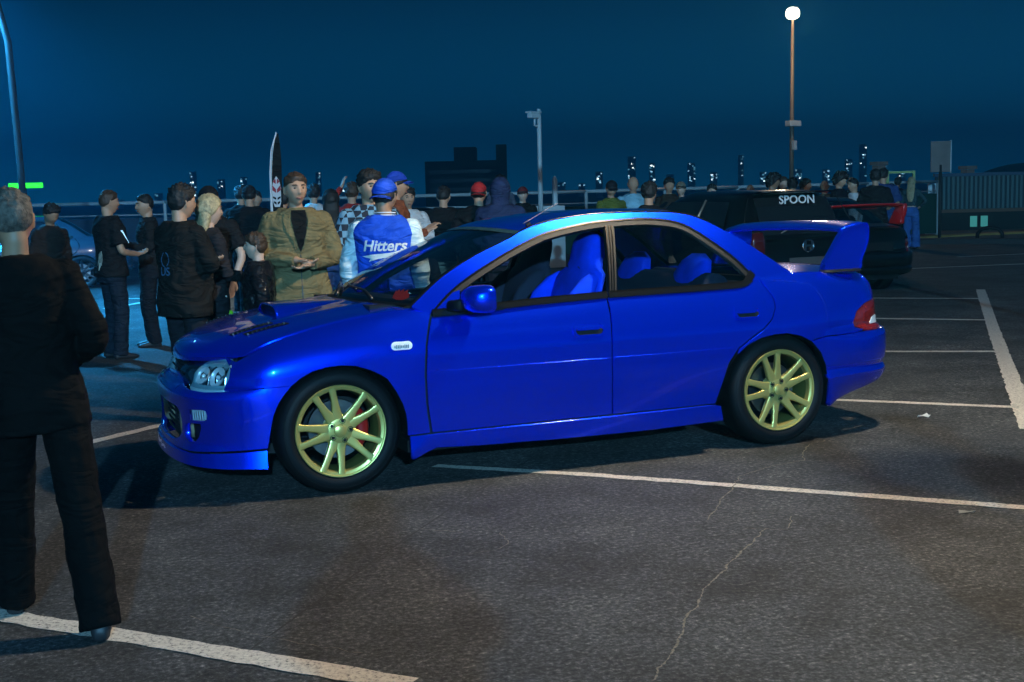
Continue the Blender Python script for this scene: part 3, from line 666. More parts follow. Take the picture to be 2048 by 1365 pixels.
# wheels
def wheel(cx, cy, face, a0, hub_red=True):
    w = empty('wheel', (cx, cy, .312), (0, 0, 0 if face < 0 else PI), car)
    R, r = .3135, .224
    prof = [(r, .004), (r+.006, -.006), (r+.03, -.014), (r+.055, -.011), (R-.016, .002), (R-.004, .018), (R, .035), (R, .17), (R-.004, .188), (R-.03, .208), (r+.03, .214), (r, .205)]
    ty = MB().lathe(prof, 'y', (0, 0, 0), 72).build('tyre', RUBBER, w, angle=50)
    m = MB()
    for rr, yy in ((r+.034, -.0135), (r+.058, -.010)): m.lathe([(rr-.002, yy+.002), (rr, yy-.002), (rr+.002, yy+.002)], 'y', (0, 0, 0), 72)
    m.build('sidewall_ring', RUBBER, ty, smooth=True)
    rim = MB().lathe([(.2285, .006), (.2295, -.006), (.2265, -.011), (.222, -.010), (.2195, -.004), (.214, -.003), (.2045, .001), (.2005, .010), (.199, .03)], 'y', (0, 0, 0), 96).build('rim', GOLD, w, angle=35)
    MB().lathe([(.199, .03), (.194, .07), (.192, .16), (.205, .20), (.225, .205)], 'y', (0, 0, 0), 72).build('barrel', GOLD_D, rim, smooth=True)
    # spokes: five V-shaped pairs
    for k in range(5):
        ac = math.radians(a0+72*k)
        for s in (-1, 1):
            secs = []
            for t, rad, lat, hw, yy, th in ((0, .052, .010, .034, .020, .020), (.22, .085, .019, .0255, .018, .020), (.5, .125, .0295, .0192, .013, .018), (.8, .175, .0405, .0165, .006, .015), (1, .210, .048, .0205, .002, .012)):
                c = Vector((rad*math.cos(ac)-s*lat*math.sin(ac), yy+th*.3, rad*math.sin(ac)+s*lat*math.cos(ac)))
                dx = Vector((-math.sin(ac), 0, math.cos(ac)))
                secs.append((c, dx*hw, Vector((0, 1, 0))*th*.85, 4.6))
            MB().loft(secs, 20).build('spoke', GOLD, rim, angle=38)
    m = MB().lathe([(0, .006), (.045, .006), (.062, .009), (.078, .016), (.084, .026), (.084, .055), (0, .055)], 'y', (0, 0, 0), 48); m.build('hub', GOLD, rim, angle=40)
    MB().lathe([(0, -.007), (.02, -.006), (.030, -.002), (.0325, .004), (.0325, .012)], 'y', (0, 0, 0), 32).build('centre_cap', GOLD, rim, angle=40)
    for k in range(5):
        a = math.radians(a0+36+72*k); c = (.050*math.cos(a), 0, .050*math.sin(a))
        MB().lathe([(.0145, .010), (.0145, .004), (.0125, .004), (.0125, .014)], 'y', c, 16).build('nut_seat', BLACK, rim)
        MB().lathe([(0, -.004), (.006, -.004), (.0085, .0), (.0095, .012)], 'y', c, 6).build('lug_nut', DSTEEL, rim)
    dk = MB().lathe([(.06, .088), (.145, .084), (.147, .088), (.147, .108), (.06, .108)], 'y', (0, 0, 0), 56).build('brake_disc', STEEL, w, angle=40)
    MB().lathe([(0, .05), (.07, .05), (.075, .09)], 'y', (0, 0, 0), 32).build('disc_hat', DSTEEL, dk, angle=40)
    if hub_red:
        secs = []
        for a in np.linspace(-42, 40, 9):
            t = math.radians(a); e = .75+.25*math.cos(t*2.0)
            secs.append(((.128*math.cos(t), .092, .128*math.sin(t)), (.034*math.cos(t)*e, 0, .034*math.sin(t)*e), (0, .036, 0), 3.5))
        MB().loft(secs, 16).build('caliper', RED, w, angle=50)
    MB().box((-.05, .12, -.05), (.05, .3, .05), .01).build('hub_carrier', BLACK, w)
    return w
wheel(0, -.797, -1, 40); wheel(2.52, -.797, -1, 32, False)
wheel(0, .797, 1, 15); wheel(2.52, .797, 1, 50, False)

# inner shell, floor and cabin
for s in (-1, 1):
    m = MB(); u = np.linspace(su(.36, .5), su(2.08, .5), 30); vs = []; nz = 5; zz = np.linspace(.20, .84, nz)
    for q in u:
        for z in zz:
            P = S(np.array([q]), np.array([z]))[0]; vs.append((P[0], (P[1]+.05)*(-s), z))
    m.add(vs, [(i*nz+j, (i+1)*nz+j, (i+1)*nz+j+1, i*nz+j+1) for i in range(29) for j in range(nz-1)])
    m.build('inner_shell', INTER, car)
MB().box((-.60, -.55, .19), (.34, .55, .24)).box((-.55, -.46, .24), (.36, .46, .62)).box((.34, -.79, .17), (2.12, .79, .23)).box((2.12, -.46, .22), (3.30, .46, .60)).box((2.88, -.62, .27), (3.22, .62, .55)).build('underbody', BLACK, car)
MB().box((.34, -.74, .30), (.40, .74, .84)).box((2.62, -.66, .56), (2.68, .66, .93)).build('bulkhead', INTER, car)
# dashboard
MB().loft([((.52, y, .80), (.20, 0, .0), (0, 0, .10), 3) for y in (-.70, -.2, .2, .70)], 20).build('dashboard', INTER, car, angle=50)
MB().box((.22, -.62, .885), (.44, .62, .905)).build('cowl_panel', BLACK, car)
sw = MB(); sw.tube([(.80+.06*math.sin(a)*.4, -.36+.18*math.cos(a), .82+.17*math.sin(a)) for a in np.linspace(0, 2*PI, 33)], .015, 8, cap=False); sw.tube([(.79, -.50, .82), (.78, -.36, .81), (.79, -.22, .82)], .02, 8); sw.tube([(.78, -.36, .81), (.60, -.36, .76)], .035, 10)
sw.build('steering_wheel', INTER, car, smooth=True)
# far door cards seen through the open window
for s in (-1, 1):
    cd = MB().box((.50, s*.715-.02, .30), (1.44, s*.715+.02, .855), .012).box((1.50, s*.715-.02, .30), (2.15, s*.715+.02, .875), .012).build('door_card', INTERB, car)
    MB().tube([(.62, s*.69, .70), (.62, s*.688, .80), (.66, s*.686, .825), (1.20, s*.686, .835), (1.28, s*.686, .815), (1.31, s*.686, .74), (1.30, s*.69, .6)], .012, 8).build('card_piping', M('card_piping', (.10, .07, .05), .4), cd, smooth=True)
    MB().tube([(.58, s*.735, .862), (1.0, s*.735, .882), (1.45, s*.735, .893)], .008, 6).build('card_capping', TRIM_B, cd, smooth=True)
def bucket(y, blue):
    o = empty('front_seat', (0, y, 0), (0, 0, 0), car)
    sh = SEATB if blue else SEATD
    # backrest: waisted shell with shoulder wings, then a tall head section
    back = []
    for x, z, w, d, e in ((1.36, .50, .25, .06, 3.5), (1.40, .62, .25, .065, 3.2), (1.44, .76, .245, .07, 3), (1.475, .88, .25, .075, 3), (1.505, .97, .245, .075, 2.8), (1.523, 1.005, .235, .068, 2.6), (1.536, 1.035, .17, .064, 2.6), (1.548, 1.07, .148, .064, 2.8), (1.560, 1.12, .150, .066, 2.8), (1.57, 1.17, .142, .062, 2.8), (1.58, 1.205, .115, .050, 2.5), (1.585, 1.222, .06, .028, 2.2)):
        back.append(((x, 0, z), (d, 0, -.01), (0, w, 0), e))
    MB().loft(back, 28).build('backrest', sh, o, smooth=True)
    for s in (-1, 1):
        wg = [((1.28+dx, s*(.20+dw), z), (.075*k, 0, 0), (0, .035*k, 0), 2.5) for dx, dw, z, k in ((.0, .02, .52, .8), (.03, .03, .66, 1.), (.07, .04, .80, 1.1), (.12, .045, .90, 1.05), (.18, .03, .98, .7), (.21, .01, 1.01, .3))]
        MB().loft(wg, 16).build('side_bolster', sh, o, smooth=True)
        MB().loft([((1.478, s*.075, 1.035), (.012, 0, 0), (0, .030, .008), 2.5), ((1.50, s*.075, 1.037), (.03, 0, 0), (0, .034, .012), 2.5)], 14).build('harness_slot', INTER, o, smooth=True)
    MB().loft([((.95, 0, .47), (.02, 0, 0), (0, .2, 0), 3), ((.97, 0, .47), (0, 0, .05), (0, .23, 0), 3), ((1.2, 0, .45), (0, 0, .06), (0, .25, 0), 3), ((1.42, 0, .43), (0, 0, .06), (0, .25, 0), 3)], 24).build('seat_base', SEATD, o, smooth=True)
    return o
bucket(-.37, True); bucket(.37, False)
rs = empty('rear_seat', (0, 0, 0), (0, 0, 0), car)
MB().loft([((2.20, y, .72), (.09, 0, -.03), (.05, 0, .25), 3.2) for y in (-.62, -.58, -.2, .2, .58, .62)], 24).build('backrest', SEATD, rs, smooth=True)
for y in (-.37, .37):
    MB().loft([((2.145, y, .55), (.03, 0, 0), (0, .21, 0), 3), ((2.16, y, .66), (.045, 0, 0), (0, .21, 0), 3), ((2.19, y, .84), (.055, 0, 0), (0, .21, 0), 2.8), ((2.22, y, .97), (.055, 0, 0), (0, .18, 0), 2.6), ((2.25, y, 1.04), (.05, 0, 0), (0, .14, 0), 2.4), ((2.265, y, 1.08), (.02, 0, 0), (0, .07, 0), 2.2)], 26).build('seat_cushion', SEATB, rs, smooth=True)
MB().loft([((2.26, y, .93), (.05, 0, 0), (0, 0, .06), 2.6) for y in (-.13, -.1, .1, .13)], 20).build('centre_rest', SEATD, rs, smooth=True)
MB().box((1.62, -.62, .32), (2.15, .62, .50), .05).build('bench', SEATD, rs, angle=40)
MB().box((2.30, -.62, .86), (2.68, .62, .90)).build('parcel_shelf', INTER, car)
MB().tube([(1.60, .62, 1.22), (1.50, .66, .95), (1.40, .60, .55)], .022, 6, flat=.15).build('seat_belt', M('belt_webbing', (.02, .02, .025), .7), car)
# headliner
panel('headlining', [[(.02, -.97), (.98, -.97), (.98, .97), (.02, .97)]], roof, INTER, car, h=.08, gap=0, flange=0, off=-.03, domain_scale=(1.14, .58))
# wipers, aerial, screen stickers
q0 = wscreen(np.array([.03]), np.array([-.62]))[0]; q1 = wscreen(np.array([.10]), np.array([.0]))[0]; q2 = wscreen(np.array([.03]), np.array([.02]))[0]; q3 = wscreen(np.array([.10]), np.array([.66]))[0]
for a, b in ((q0, q1), (q2, q3)):
    MB().tube([tuple(a+np.array([-.03, 0, .0])), tuple((a*.6+b*.4)+np.array([-.01, 0, .025])), tuple(b+np.array([-.005, 0, .012]))], [.011, .008, .005], 8).tube([tuple(a*.35+b*.65+np.array([-.02, 0, .015])), tuple(b+np.array([.02, .12, .016]))], .006, 6).build('wiper', DSTEEL, car, smooth=True)
rp = roof(np.array([.06]), np.array([-.93]))[0]
ab = MB().tube([tuple(rp), tuple(rp+np.array([.02, .0, .012]))], .012, 8).build('aerial_base', BLACK, car)
MB().tube([tuple(rp+np.array([-.02, .0, .012])), tuple(rp+np.array([.19, .02, .115]))], .0022, 6).build('aerial', STEEL, ab)
st = wscreen(np.linspace(.06, .2, 2), np.array([-.93, -.80]))
flame = [(0, 0), (.02, -.02), (.06, -.024), (.10, -.012), (.115, .012), (.135, .05), (.115, .035), (.12, .06), (.095, .038), (.09, .065), (.07, .040), (.055, .058), (.04, .036), (.02, .03)]
def sticker(a, b): return wscreen(.075+b/.78, -.90+a/.66)
panel('flame_sticker', [flame], sticker, M('red_sticker', (.9, .04, .02), .4), ws, h=.01, gap=0, flange=0, off=.004)
panel('sticker_badge', [arc(.055, .006, .020, 0, 350, 16, .011)], sticker, M('white_sticker', (.8, .8, .8), .4), ws, h=.008, gap=0, flange=0, off=.006)
# ------------------------------------------------------------------ ground
def ground_mat():
    m = bpy.data.materials.new('asphalt'); m.use_nodes = True; n = m.node_tree; b = n.nodes['Principled BSDF']; L = n.links.new
    tc = n.nodes.new('ShaderNodeTexCoord')
    def noise(scale, det=4, rough=.6):
        t = n.nodes.new('ShaderNodeTexNoise'); t.inputs['Scale'].default_value = scale; t.inputs['Detail'].default_value = det; t.inputs['Roughness'].default_value = rough
        L(tc.outputs['Object'], t.inputs['Vector']); return t.outputs['Fac']
    def ramp(fac, stops):
        r = n.nodes.new('ShaderNodeValToRGB'); e = r.color_ramp.elements
        e[0].position, e[0].color = stops[0][0], (*stops[0][1], 1); e[1].position, e[1].color = stops[-1][0], (*stops[-1][1], 1)
        for q, c in stops[1:-1]:
            k = e.new(q); k.color = (*c, 1)
        L(fac, r.inputs['Fac']); return r.outputs['Color']
    def mix(a, c, fac, mode='MULTIPLY'):
        x = n.nodes.new('ShaderNodeMix'); x.data_type = 'RGBA'; x.blend_type = mode
        if hasattr(fac, 'links') or not isinstance(fac, (int, float)): L(fac, x.inputs[0])
        else: x.inputs[0].default_value = fac
        L(a, x.inputs[6]); L(c, x.inputs[7]); return x.outputs[2]
    base = ramp(noise(1.3, 7, .7), [(.34, (.030, .029, .026)), (.5, (.054, .056, .057)), (.66, (.082, .085, .087))])
    grain = ramp(noise(46, 8, .78), [(.34, (.12, .12, .12)), (.47, (.62, .63, .63)), (.56, (1.35, 1.36, 1.36)), (.66, (4.2, 4.1, 3.9))])
    col = mix(base, grain, 1.0)
    v = n.nodes.new('ShaderNodeTexVoronoi'); v.inputs['Scale'].default_value = 62; L(tc.outputs['Object'], v.inputs['Vector'])
    stones = ramp(v.outputs['Distance'], [(.0, (1.9, 1.85, 1.7)), (.20, (1.15, 1.15, 1.13)), (.36, (.86, .86, .86))])
    col = mix(col, stones, .8)
    tar = ramp(noise(7, 5, .7), [(.30, (.72, .70, .66)), (.5, (1, 1, 1)), (.72, (1.2, 1.21, 1.22))]); col = mix(col, tar, 1.0)
    L(col, b.inputs['Base Color']); b.inputs['Roughness'].default_value = .82; b.inputs['Specular IOR Level'].default_value = .35
    bp = n.nodes.new('ShaderNodeBump'); bp.inputs['Strength'].default_value = .55; bp.inputs['Distance'].default_value = .006
    L(noise(60, 6, .7), bp.inputs['Height']); L(bp.outputs[0], b.inputs['Normal'])
    return m
ASPH = ground_mat()
def sheet(name, xs, ys, mat, dz=0):
    v = [(x, y, float(gz(x, y))+dz) for y in ys for x in xs]; n = len(xs)
    return link(name, pydata(name, v, [(i*n+j, i*n+j+1, (i+1)*n+j+1, (i+1)*n+j) for i in range(len(ys)-1) for j in range(n-1)]), None, mat)
tag(sheet('ground', [-40, -10, 0, 10, 20, 30, 60], [-60, -5, -1, 0, 1, 2, 3, 10, 20, 30, 36], ASPH), kind='structure')
LAND = M('dark_land', (.012, .016, .018), .95, noise=(.02, .4, 4))
tag(link('terrain', pydata('terrain', [(-1199, -60, -9), (1499, -60, -9), (1499, 1399, -9), (-1199, 1399, -9)], [(0, 1, 2, 3)]), None, LAND), kind='structure')
def line_mat():
    m = M('line_paint', (.62, .57, .49), .7); n = m.node_tree; b = n.nodes['Principled BSDF']; L = n.links.new
    tc = n.nodes.new('ShaderNodeTexCoord'); a = n.nodes.new('ShaderNodeTexNoise'); a.inputs['Scale'].default_value = 75; a.inputs['Detail'].default_value = 8; a.inputs['Roughness'].default_value = .72
    L(tc.outputs['Object'], a.inputs['Vector']); r = n.nodes.new('ShaderNodeValToRGB'); e = r.color_ramp.elements
    e[0].position = .36; e[0].color = (.075, .074, .072, 1); e[1].position = .47; e[1].color = (.55, .50, .43, 1); k = e.new(.7); k.color = (.72, .67, .58, 1)
    L(a.outputs['Fac'], r.inputs['Fac']); L(r.outputs[0], b.inputs['Base Color']); return m
LINE = line_mat()
def ribbon(name, pts, w, mat, dz=.004, rag=0., seed=1, step=.06):
    rnd = random.Random(seed); P = [np.array(q, float) for q in pts]; Q = []
    for a, b in zip(P[:-1], P[1:]):
        k = max(1, int(np.linalg.norm(b-a)/step)); Q += [a+(b-a)*i/k for i in range(k)]
    Q.append(P[-1]); v = []; f = []
    for i, q in enumerate(Q):
        t = Q[min(i+1, len(Q)-1)]-Q[max(i-1, 0)]; t = t/np.linalg.norm(t); nn = np.array([-t[1], t[0]])
        for s in (-1, 1):
            c = q+nn*s*(w/2+rag*rnd.uniform(-1, 1)); v.append((c[0], c[1], float(gz(c[0], c[1]))+dz))
    f = [(2*i, 2*i+2, 2*i+3, 2*i+1) for i in range(len(Q)-1)]
    return link(name, pydata(name, v, f), None, mat)
for k, (pts, w) in enumerate([([(.62, -.35), (2.72, -2.54)], .075), ([(-1.66, -1.98), (-.44, -3.32)], .105), ([(-1.14, 1.44), (.25, 2.73)], .10), ([(11.26, 7.5), (4.02, -1.12)], .12), ([(3.78, .43), (4.54, -.48)], .085),
        ([(5.75, 2.66), (6.63, 1.97)], .10), ([(7.45, 5.28), (8.51, 4.20)], .11), ([(9.0, 7.58), (10.26, 6.38)], .12), ([(13.3, 11.97), (16.2, 11.46)], .14), ([(16.6, 14.22), (18.5, 14.05)], .14), ([(-.1, 12.9), (1.0, 14.45)], .12), ([(.3, 14.86), (1.4, 14.2)], .12), ([(2.72, -2.54), (4.2, -4.1)], .075)]):
    tag(ribbon('parking_line', pts, w, LINE, .004, .007, k), kind='structure')
CRK = M('crack_filling', (.17, .155, .12), .9, noise=(60, .4, 3))
for k, (pts, w) in enumerate([([(1.32, -2.06), (1.52, -1.83), (1.75, -1.56), (1.89, -1.39), (2.15, -1.27), (2.39, -1.23), (2.49, -1.07), (2.67, -.87), (2.81, -.82)], .0065), ([(.23, -3.61), (.39, -3.43), (.54, -3.24), (.78, -2.95), (.96, -2.77), (1.17, -2.57), (1.32, -2.44), (1.47, -2.30)], .0085), ([(1.40, -2.25), (1.47, -2.30), (1.54, -2.35), (1.68, -2.17)], .004),
        ([(.13, -1.62), (.28, -1.77)], .004), ([(.29, -2.09), (.39, -2.02), (.43, -1.83)], .004), ([(-.96, -2.38), (-.84, -2.59), (-.67, -2.83), (-.5, -3.0)], .003), ([(-.02, -2.10), (.07, -2.09), (.29, -2.09)], .0025), ([(2.39, -1.23), (2.52, -1.30), (2.72, -1.42)], .003)]):
    rnd = random.Random(40+k); q = [pts[0]]
    for a, b in zip(pts[:-1], pts[1:]):
        for i in range(1, 6):
            t = i/5; q.append((a[0]+(b[0]-a[0])*t+rnd.uniform(-1, 1)*.010*(i < 5), a[1]+(b[1]-a[1])*t+rnd.uniform(-1, 1)*.010*(i < 5)))
    tag(ribbon('ground_crack', q, w*.75, CRK, .005, w*.45, k, .012), kind='structure')
JNT = M('tar_joint', (.022, .021, .02), .8)
tag(ribbon('ground_joint', [(-.9, -2.9), (-.15, -1.96), (.36, -1.35), (.91, -.72), (1.6, .1)], .008, JNT, .003, .002, 3), kind='structure')
# ------------------------------------------------------------------ lamps
GALV = M('galvanised_pole', (.20, .21, .21), .45, .6, noise=(3, .2, 3)); POLEW = M('pole_paint_grey', (.42, .44, .44), .5)
def lamp_light(spec, parent=None, spot=None):
    loc, pw, colr, rad = spec
    d = bpy.data.lights.new('lamp_light', 'SPOT' if spot else 'POINT'); d.energy = pw; d.color = colr; d.shadow_soft_size = rad
    if spot: d.spot_size = spot; d.spot_blend = .7
    o = bpy.data.objects.new('lamp_light', d); COL.objects.link(o); o.location = loc
    if parent is not None: o.parent = parent; o.matrix_parent_inverse = Matrix.Translation(parent.location).inverted()
    return o
def street_lamp(label, base, head, emis, arm_from=.8, r=.06, lit=True, spec=None, spot=None, curve=True, hs=.16, pm=None):
    z0 = float(gz(*base)); o = empty('street_lamp', (base[0], base[1], z0)); tag(o, label, 'street lamp')
    h = Vector((head[0]-base[0], head[1]-base[1], head[2]-z0)); m = MB()
    pts = [(0, 0, 0), (h.x*.02, h.y*.02, h.z*.4)]
    pts += [(h.x*(t**2.2), h.y*(t**2.2), h.z*(.4+.6*math.sin(t*PI/2)**.8)+.06) for t in (.3, .5, .7, .85, 1)] if curve else [(0, 0, h.z*.7), (0, 0, h.z)]
    m.tube(pts, [r]*2+[r*(1-.35*i/(len(pts)-2)) for i in range(len(pts)-2)], 12).build('pole', pm or GALV, o, smooth=True)
    MB().lathe([(0, 0), (r*2.4, 0), (r*2.4, .03), (r*1.3, .06), (r*1.1, .3)], 'z', (0, 0, 0), 16).build('base_flange', GALV, o, angle=40)
    d = Vector((h.x, h.y, 0)); d = d.normalized() if d.length > .1 else Vector((-.6, -.8, 0)); s = d.cross(Vector((0, 0, 1)))
    hd = MB().loft([(h-d*hs*1.2+Vector((0, 0, .10)), s*hs*.35, Vector((0, 0, .04)), 3), (h-d*hs*.6+Vector((0, 0, .10)), s*hs*.8, Vector((0, 0, .07)), 3), (h+d*hs*.9+Vector((0, 0, .10)), s*hs*.9, Vector((0, 0, .07)), 3), (h+d*hs*1.3+Vector((0, 0, .09)), s*hs*.5, Vector((0, 0, .03)), 3)], 18).build('lamp_head', GALV, o, smooth=True)
    if lit: MB().loft([(h+Vector((0, 0, .035)), s*hs*.75, d*hs*.9, 3), (h+Vector((0, 0, -.01)), s*hs*.6, d*hs*.75, 3)], 18).build('lamp_glass', emis, o, smooth=True)
    return o
EM_W = M('lit_lamp_warm', (1, .9, .7), .3, emit=(1, .88, .68), estr=160); EM_C = M('lit_lamp_cool', (.8, .9, 1), .3, emit=(.65, .85, 1), estr=300); EM_B = M('lit_lamp_blue', (.4, .7, 1), .3, emit=(.1, .5, 1), estr=40)
o = street_lamp('grey street lamp with a long arm reaching over the blue sedan', (6.2, -2.6), LAMP_KEY[0], EM_W, spec=LAMP_KEY, hs=.26); lamp_light(LAMP_KEY, o)
o = street_lamp('tall street lamp standing beyond the open side of the lot', (-8.6, -36.0), LAMP_CAM[0], EM_C, hs=.5); lamp_light(LAMP_CAM, o)
o = street_lamp('curved blue-lit street lamp behind the grey-haired man', (-1.1, 13.06), LAMP_LEFT[0], EM_B, r=.05, pm=M('dark_pole', (.008, .010, .010), .7)); lamp_light(LAMP_LEFT, o, math.radians(140))
# far warm lamp with flood light boxes half way up
zA = float(gz(24.6, 32.2)); lp = empty('street_lamp', (24.64, 32.2, zA)); tag(lp, 'tall slim street lamp with glowing warm head above the crowd', 'street lamp')
MB().tube([(0, 0, 0), (.02, 0, 3.5), (.05, 0, 7.45)], [.085, .075, .05], 12).build('pole', M('brown_pole', (.20, .14, .10), .6, .3), lp, smooth=True)
vd = Vector((-26.1, -39.1, -5.0)).normalized(); sd_ = vd.cross(Vector((0, 0, 1))).normalized(); ud_ = sd_.cross(vd)
hd = MB().loft([(Vector((.05, 0, 7.5))-vd*.25, sd_*.16, ud_*.14, 2.6), (Vector((.05, 0, 7.5)), sd_*.25, ud_*.22, 2.6), (Vector((.05, 0, 7.5))+vd*.06, sd_*.25, ud_*.22, 2.6)], 24).build('lamp_head', GALV, lp, angle=40)
MB().loft([(Vector((.05, 0, 7.5))+vd*.065, sd_*.22, ud_*.19, 2.4), (Vector((.05, 0, 7.5))+vd*.12, sd_*.19, ud_*.16, 2.3)], 24).build('lamp_glass', M('far_lamp_glow', (1, .95, .8), .3, emit=(1, .86, .62), estr=26), hd, angle=40)
MB().box((-.18, -.2, 3.62), (.28, .12, 3.82), .02).build('floodlight_box', POLEW, lp); MB().box((-.03, -.2, 2.8), (.10, -.07, 3.12), .01).build('junction_box', POLEW, lp)
MB().tube([(.03, 0, 3.72), (.18, .05, 3.72)], .025, 8).build('bracket', GALV, lp)
lamp_light(((23.6, 30.6, zA+7.2), LAMP_FAR[1], LAMP_FAR[2], LAMP_FAR[3]), lp)
# ------------------------------------------------------------------ people
def head_pts(nu=64, nv=52, fem=False):
    """sculpted head, centre at the origin, face towards +y"""
    v = []; f = []
    for i in range(nv+1):
        th = PI*i/nv; cz = math.cos(th); sr = math.sin(th)
        for j in range(nu):
            a = 2*PI*j/nu; dx, dy = sr*math.cos(a), sr*math.sin(a)
            x, y, z = dx*.080, dy*.100, cz*.118
            lo = max(0., -cz); up = max(0., cz)
            x *= 1-.36*lo**1.5+.03*up
            if dy < 0: y *= 1-.55*lo**1.0
            else: y *= 1-.10*lo-.10*up
            fr = max(0., dy)/(sr+1e-6) if sr > 0 else 0
            fr = fr**2
            if dy > 0:
                t = (.030-z)/.066
                if 0 < t < 1.12:
                    hgt = .026*(t**1.25 if t < .92 else max(0, (1.12-t)/.2)*.9); wd = .0085+.0075*t
                    y += hgt*math.exp(-(x/wd)**2)*fr
                y -= .017*math.exp(-((abs(x)-.031)/.014)**2-((z-.010)/.012)**2)
                y += .008*math.exp(-((z-.032)/.010)**2)*math.exp(-(x/.045)**2)
                y += .0075*math.exp(-(x/.022)**2)*math.exp(-((z+.064)/.010)**2)
                y -= .0055*math.exp(-(x/.024)**2)*math.exp(-((z+.064)/.0035)**2)
                y += .010*math.exp(-(x/.026)**2)*math.exp(-((z+.105)/.018)**2)
                y += .004*math.exp(-((abs(x)-.042)/.016)**2-((z+.022)/.02)**2)
            v.append((x, y, z))
    for i in range(nv):
        for j in range(nu): f.append((i*nu+j, (i+1)*nu+j, (i+1)*nu+(j+1) % nu, i*nu+(j+1) % nu))
    return v, f
_HV, _HF = head_pts()
def hair_shell(th=.014, front=.058, side=.002, back=-.075, rnd=1, nz=.5, sink=-.010, fade=.0, rag=.014):
    """shell over the scalp, grown from the head surface; the rim is ragged and bends back into the head"""
    v = []; keep = []
    for k, (x, y, z) in enumerate(_HV):
        d = Vector((x/.080, y/.100, z/.118)); d = d/(d.length+1e-6)
        fy = max(0, d.y); by = max(0, -d.y)
        n1 = mnoise.noise(Vector((x*34+rnd*7, y*34, z*20))); n2 = mnoise.noise(Vector((x*95+rnd, y*95, z*60)))
        zl = side+(front-side)*min(1, fy*1.15)**1.2+(back-side)*min(1, by*1.1)**.8+rag*n1
        e = (z-zl)/.024
        lt = 1-fade*(1-max(0., min(1., (z-.01)/.07)))
        t = sink+(th*lt*(1+nz*(n1*.7+n2*.8))-sink)*max(0., min(1., e+.35))**.6
        nn = Vector((d.x/.080, d.y/.100, d.z/.118)).normalized()
        v.append(Vector((x, y, z))+nn*t+Vector((0, .006*max(0, d.z)*fy*nz, 0))); keep.append(e > -.5)
    f = [q for q in _HF if all(keep[i] for i in q)]
    return [tuple(q) for q in v], f
def rotm(yaw=0, pitch=0, roll=0):
    return Matrix.Rotation(yaw, 3, 'Z') @ Matrix.Rotation(pitch, 3, 'X') @ Matrix.Rotation(roll, 3, 'Y')

ARMS = {  # elbow, wrist for the right arm (mirrored for the left), palm/finger direction
 'down': ((.235, -.035, 1.135), (.245, .045, .895), (.0, .15, -1)),
 'phone': ((.235, .0, 1.125), (.09, .27, 1.20), (-.3, .6, .5)),
 'text': ((.235, .02, 1.12), (.07, .27, 1.08), (-.4, .7, .1)),
 'cross': ((.255, .055, 1.16), (-.035, .195, 1.19), (-1, .1, .05)),
 'hip': ((.375, -.05, 1.16), (.205, .04, 1.03), (-.6, .5, -.5)),
 'pocket': ((.275, -.07, 1.145), (.205, .06, .93), (-.2, .3, -1)),
 'fold': ((.275, .02, 1.13), (.035, .225, 1.115), (-.9, .35, -.15)),
 'fold2': ((.270, .03, 1.12), (.060, .25, 1.085), (-.9, .3, -.25)),
 'up': ((.30, .14, 1.50), (.16, .20, 1.70), (-.3, .2, 1)),
 'camera': ((.25, .16, 1.28), (.07, .24, 1.50), (-.3, .4, .8)),
 'bag': ((.235, .03, 1.12), (.15, .25, 1.04), (-.2, .8, -.6)),
 'lean': ((.26, .20, 1.18), (.20, .42, 1.02), (0, 1, -.1)),
}
def hand(mb, w, d, right, s=1.0):
    """palm and five bent fingers growing from the wrist w along d"""
    w = Vector(w); d = Vector(d).normalized()
    side = d.cross(Vector((0, 0, 1)));
    if side.length < .3: side = d.cross(Vector((0, 1, 0)))
    side.normalize(); nrm = side.cross(d).normalized()
    if nrm.y < 0 and abs(nrm.y) > .3: nrm = -nrm
    sg = 1 if right else -1
    mb.loft([(w-d*.02, side*.026, nrm*.020, 2.2), (w+d*.03, side*.036, nrm*.017, 2.6), (w+d*.085, side*.041, nrm*.015, 2.8), (w+d*.095, side*.036, nrm*.010, 2.4)], 12)
    for k, ln in enumerate((.068, .077, .072, .055)):
        b = w+d*.085+side*(.030-.020*k)*sg
        m1 = b+d*ln*.5+nrm*.004; m2 = m1+d*ln*.32+nrm*ln*.22; m3 = m2+d*ln*.12+nrm*ln*.24
        mb.tube([b-d*.02, b, m1, m2, m3], [.009, .0095, .009, .008, .006], 8)
    t0 = w+d*.025+side*.033*sg; t1 = t0+d*.035+side*.022*sg+nrm*.008; t2 = t1+d*.03+nrm*.006
    mb.tube([t0-side*.015*sg, t0, t1, t2], [.012, .012, .0105, .007], 8)

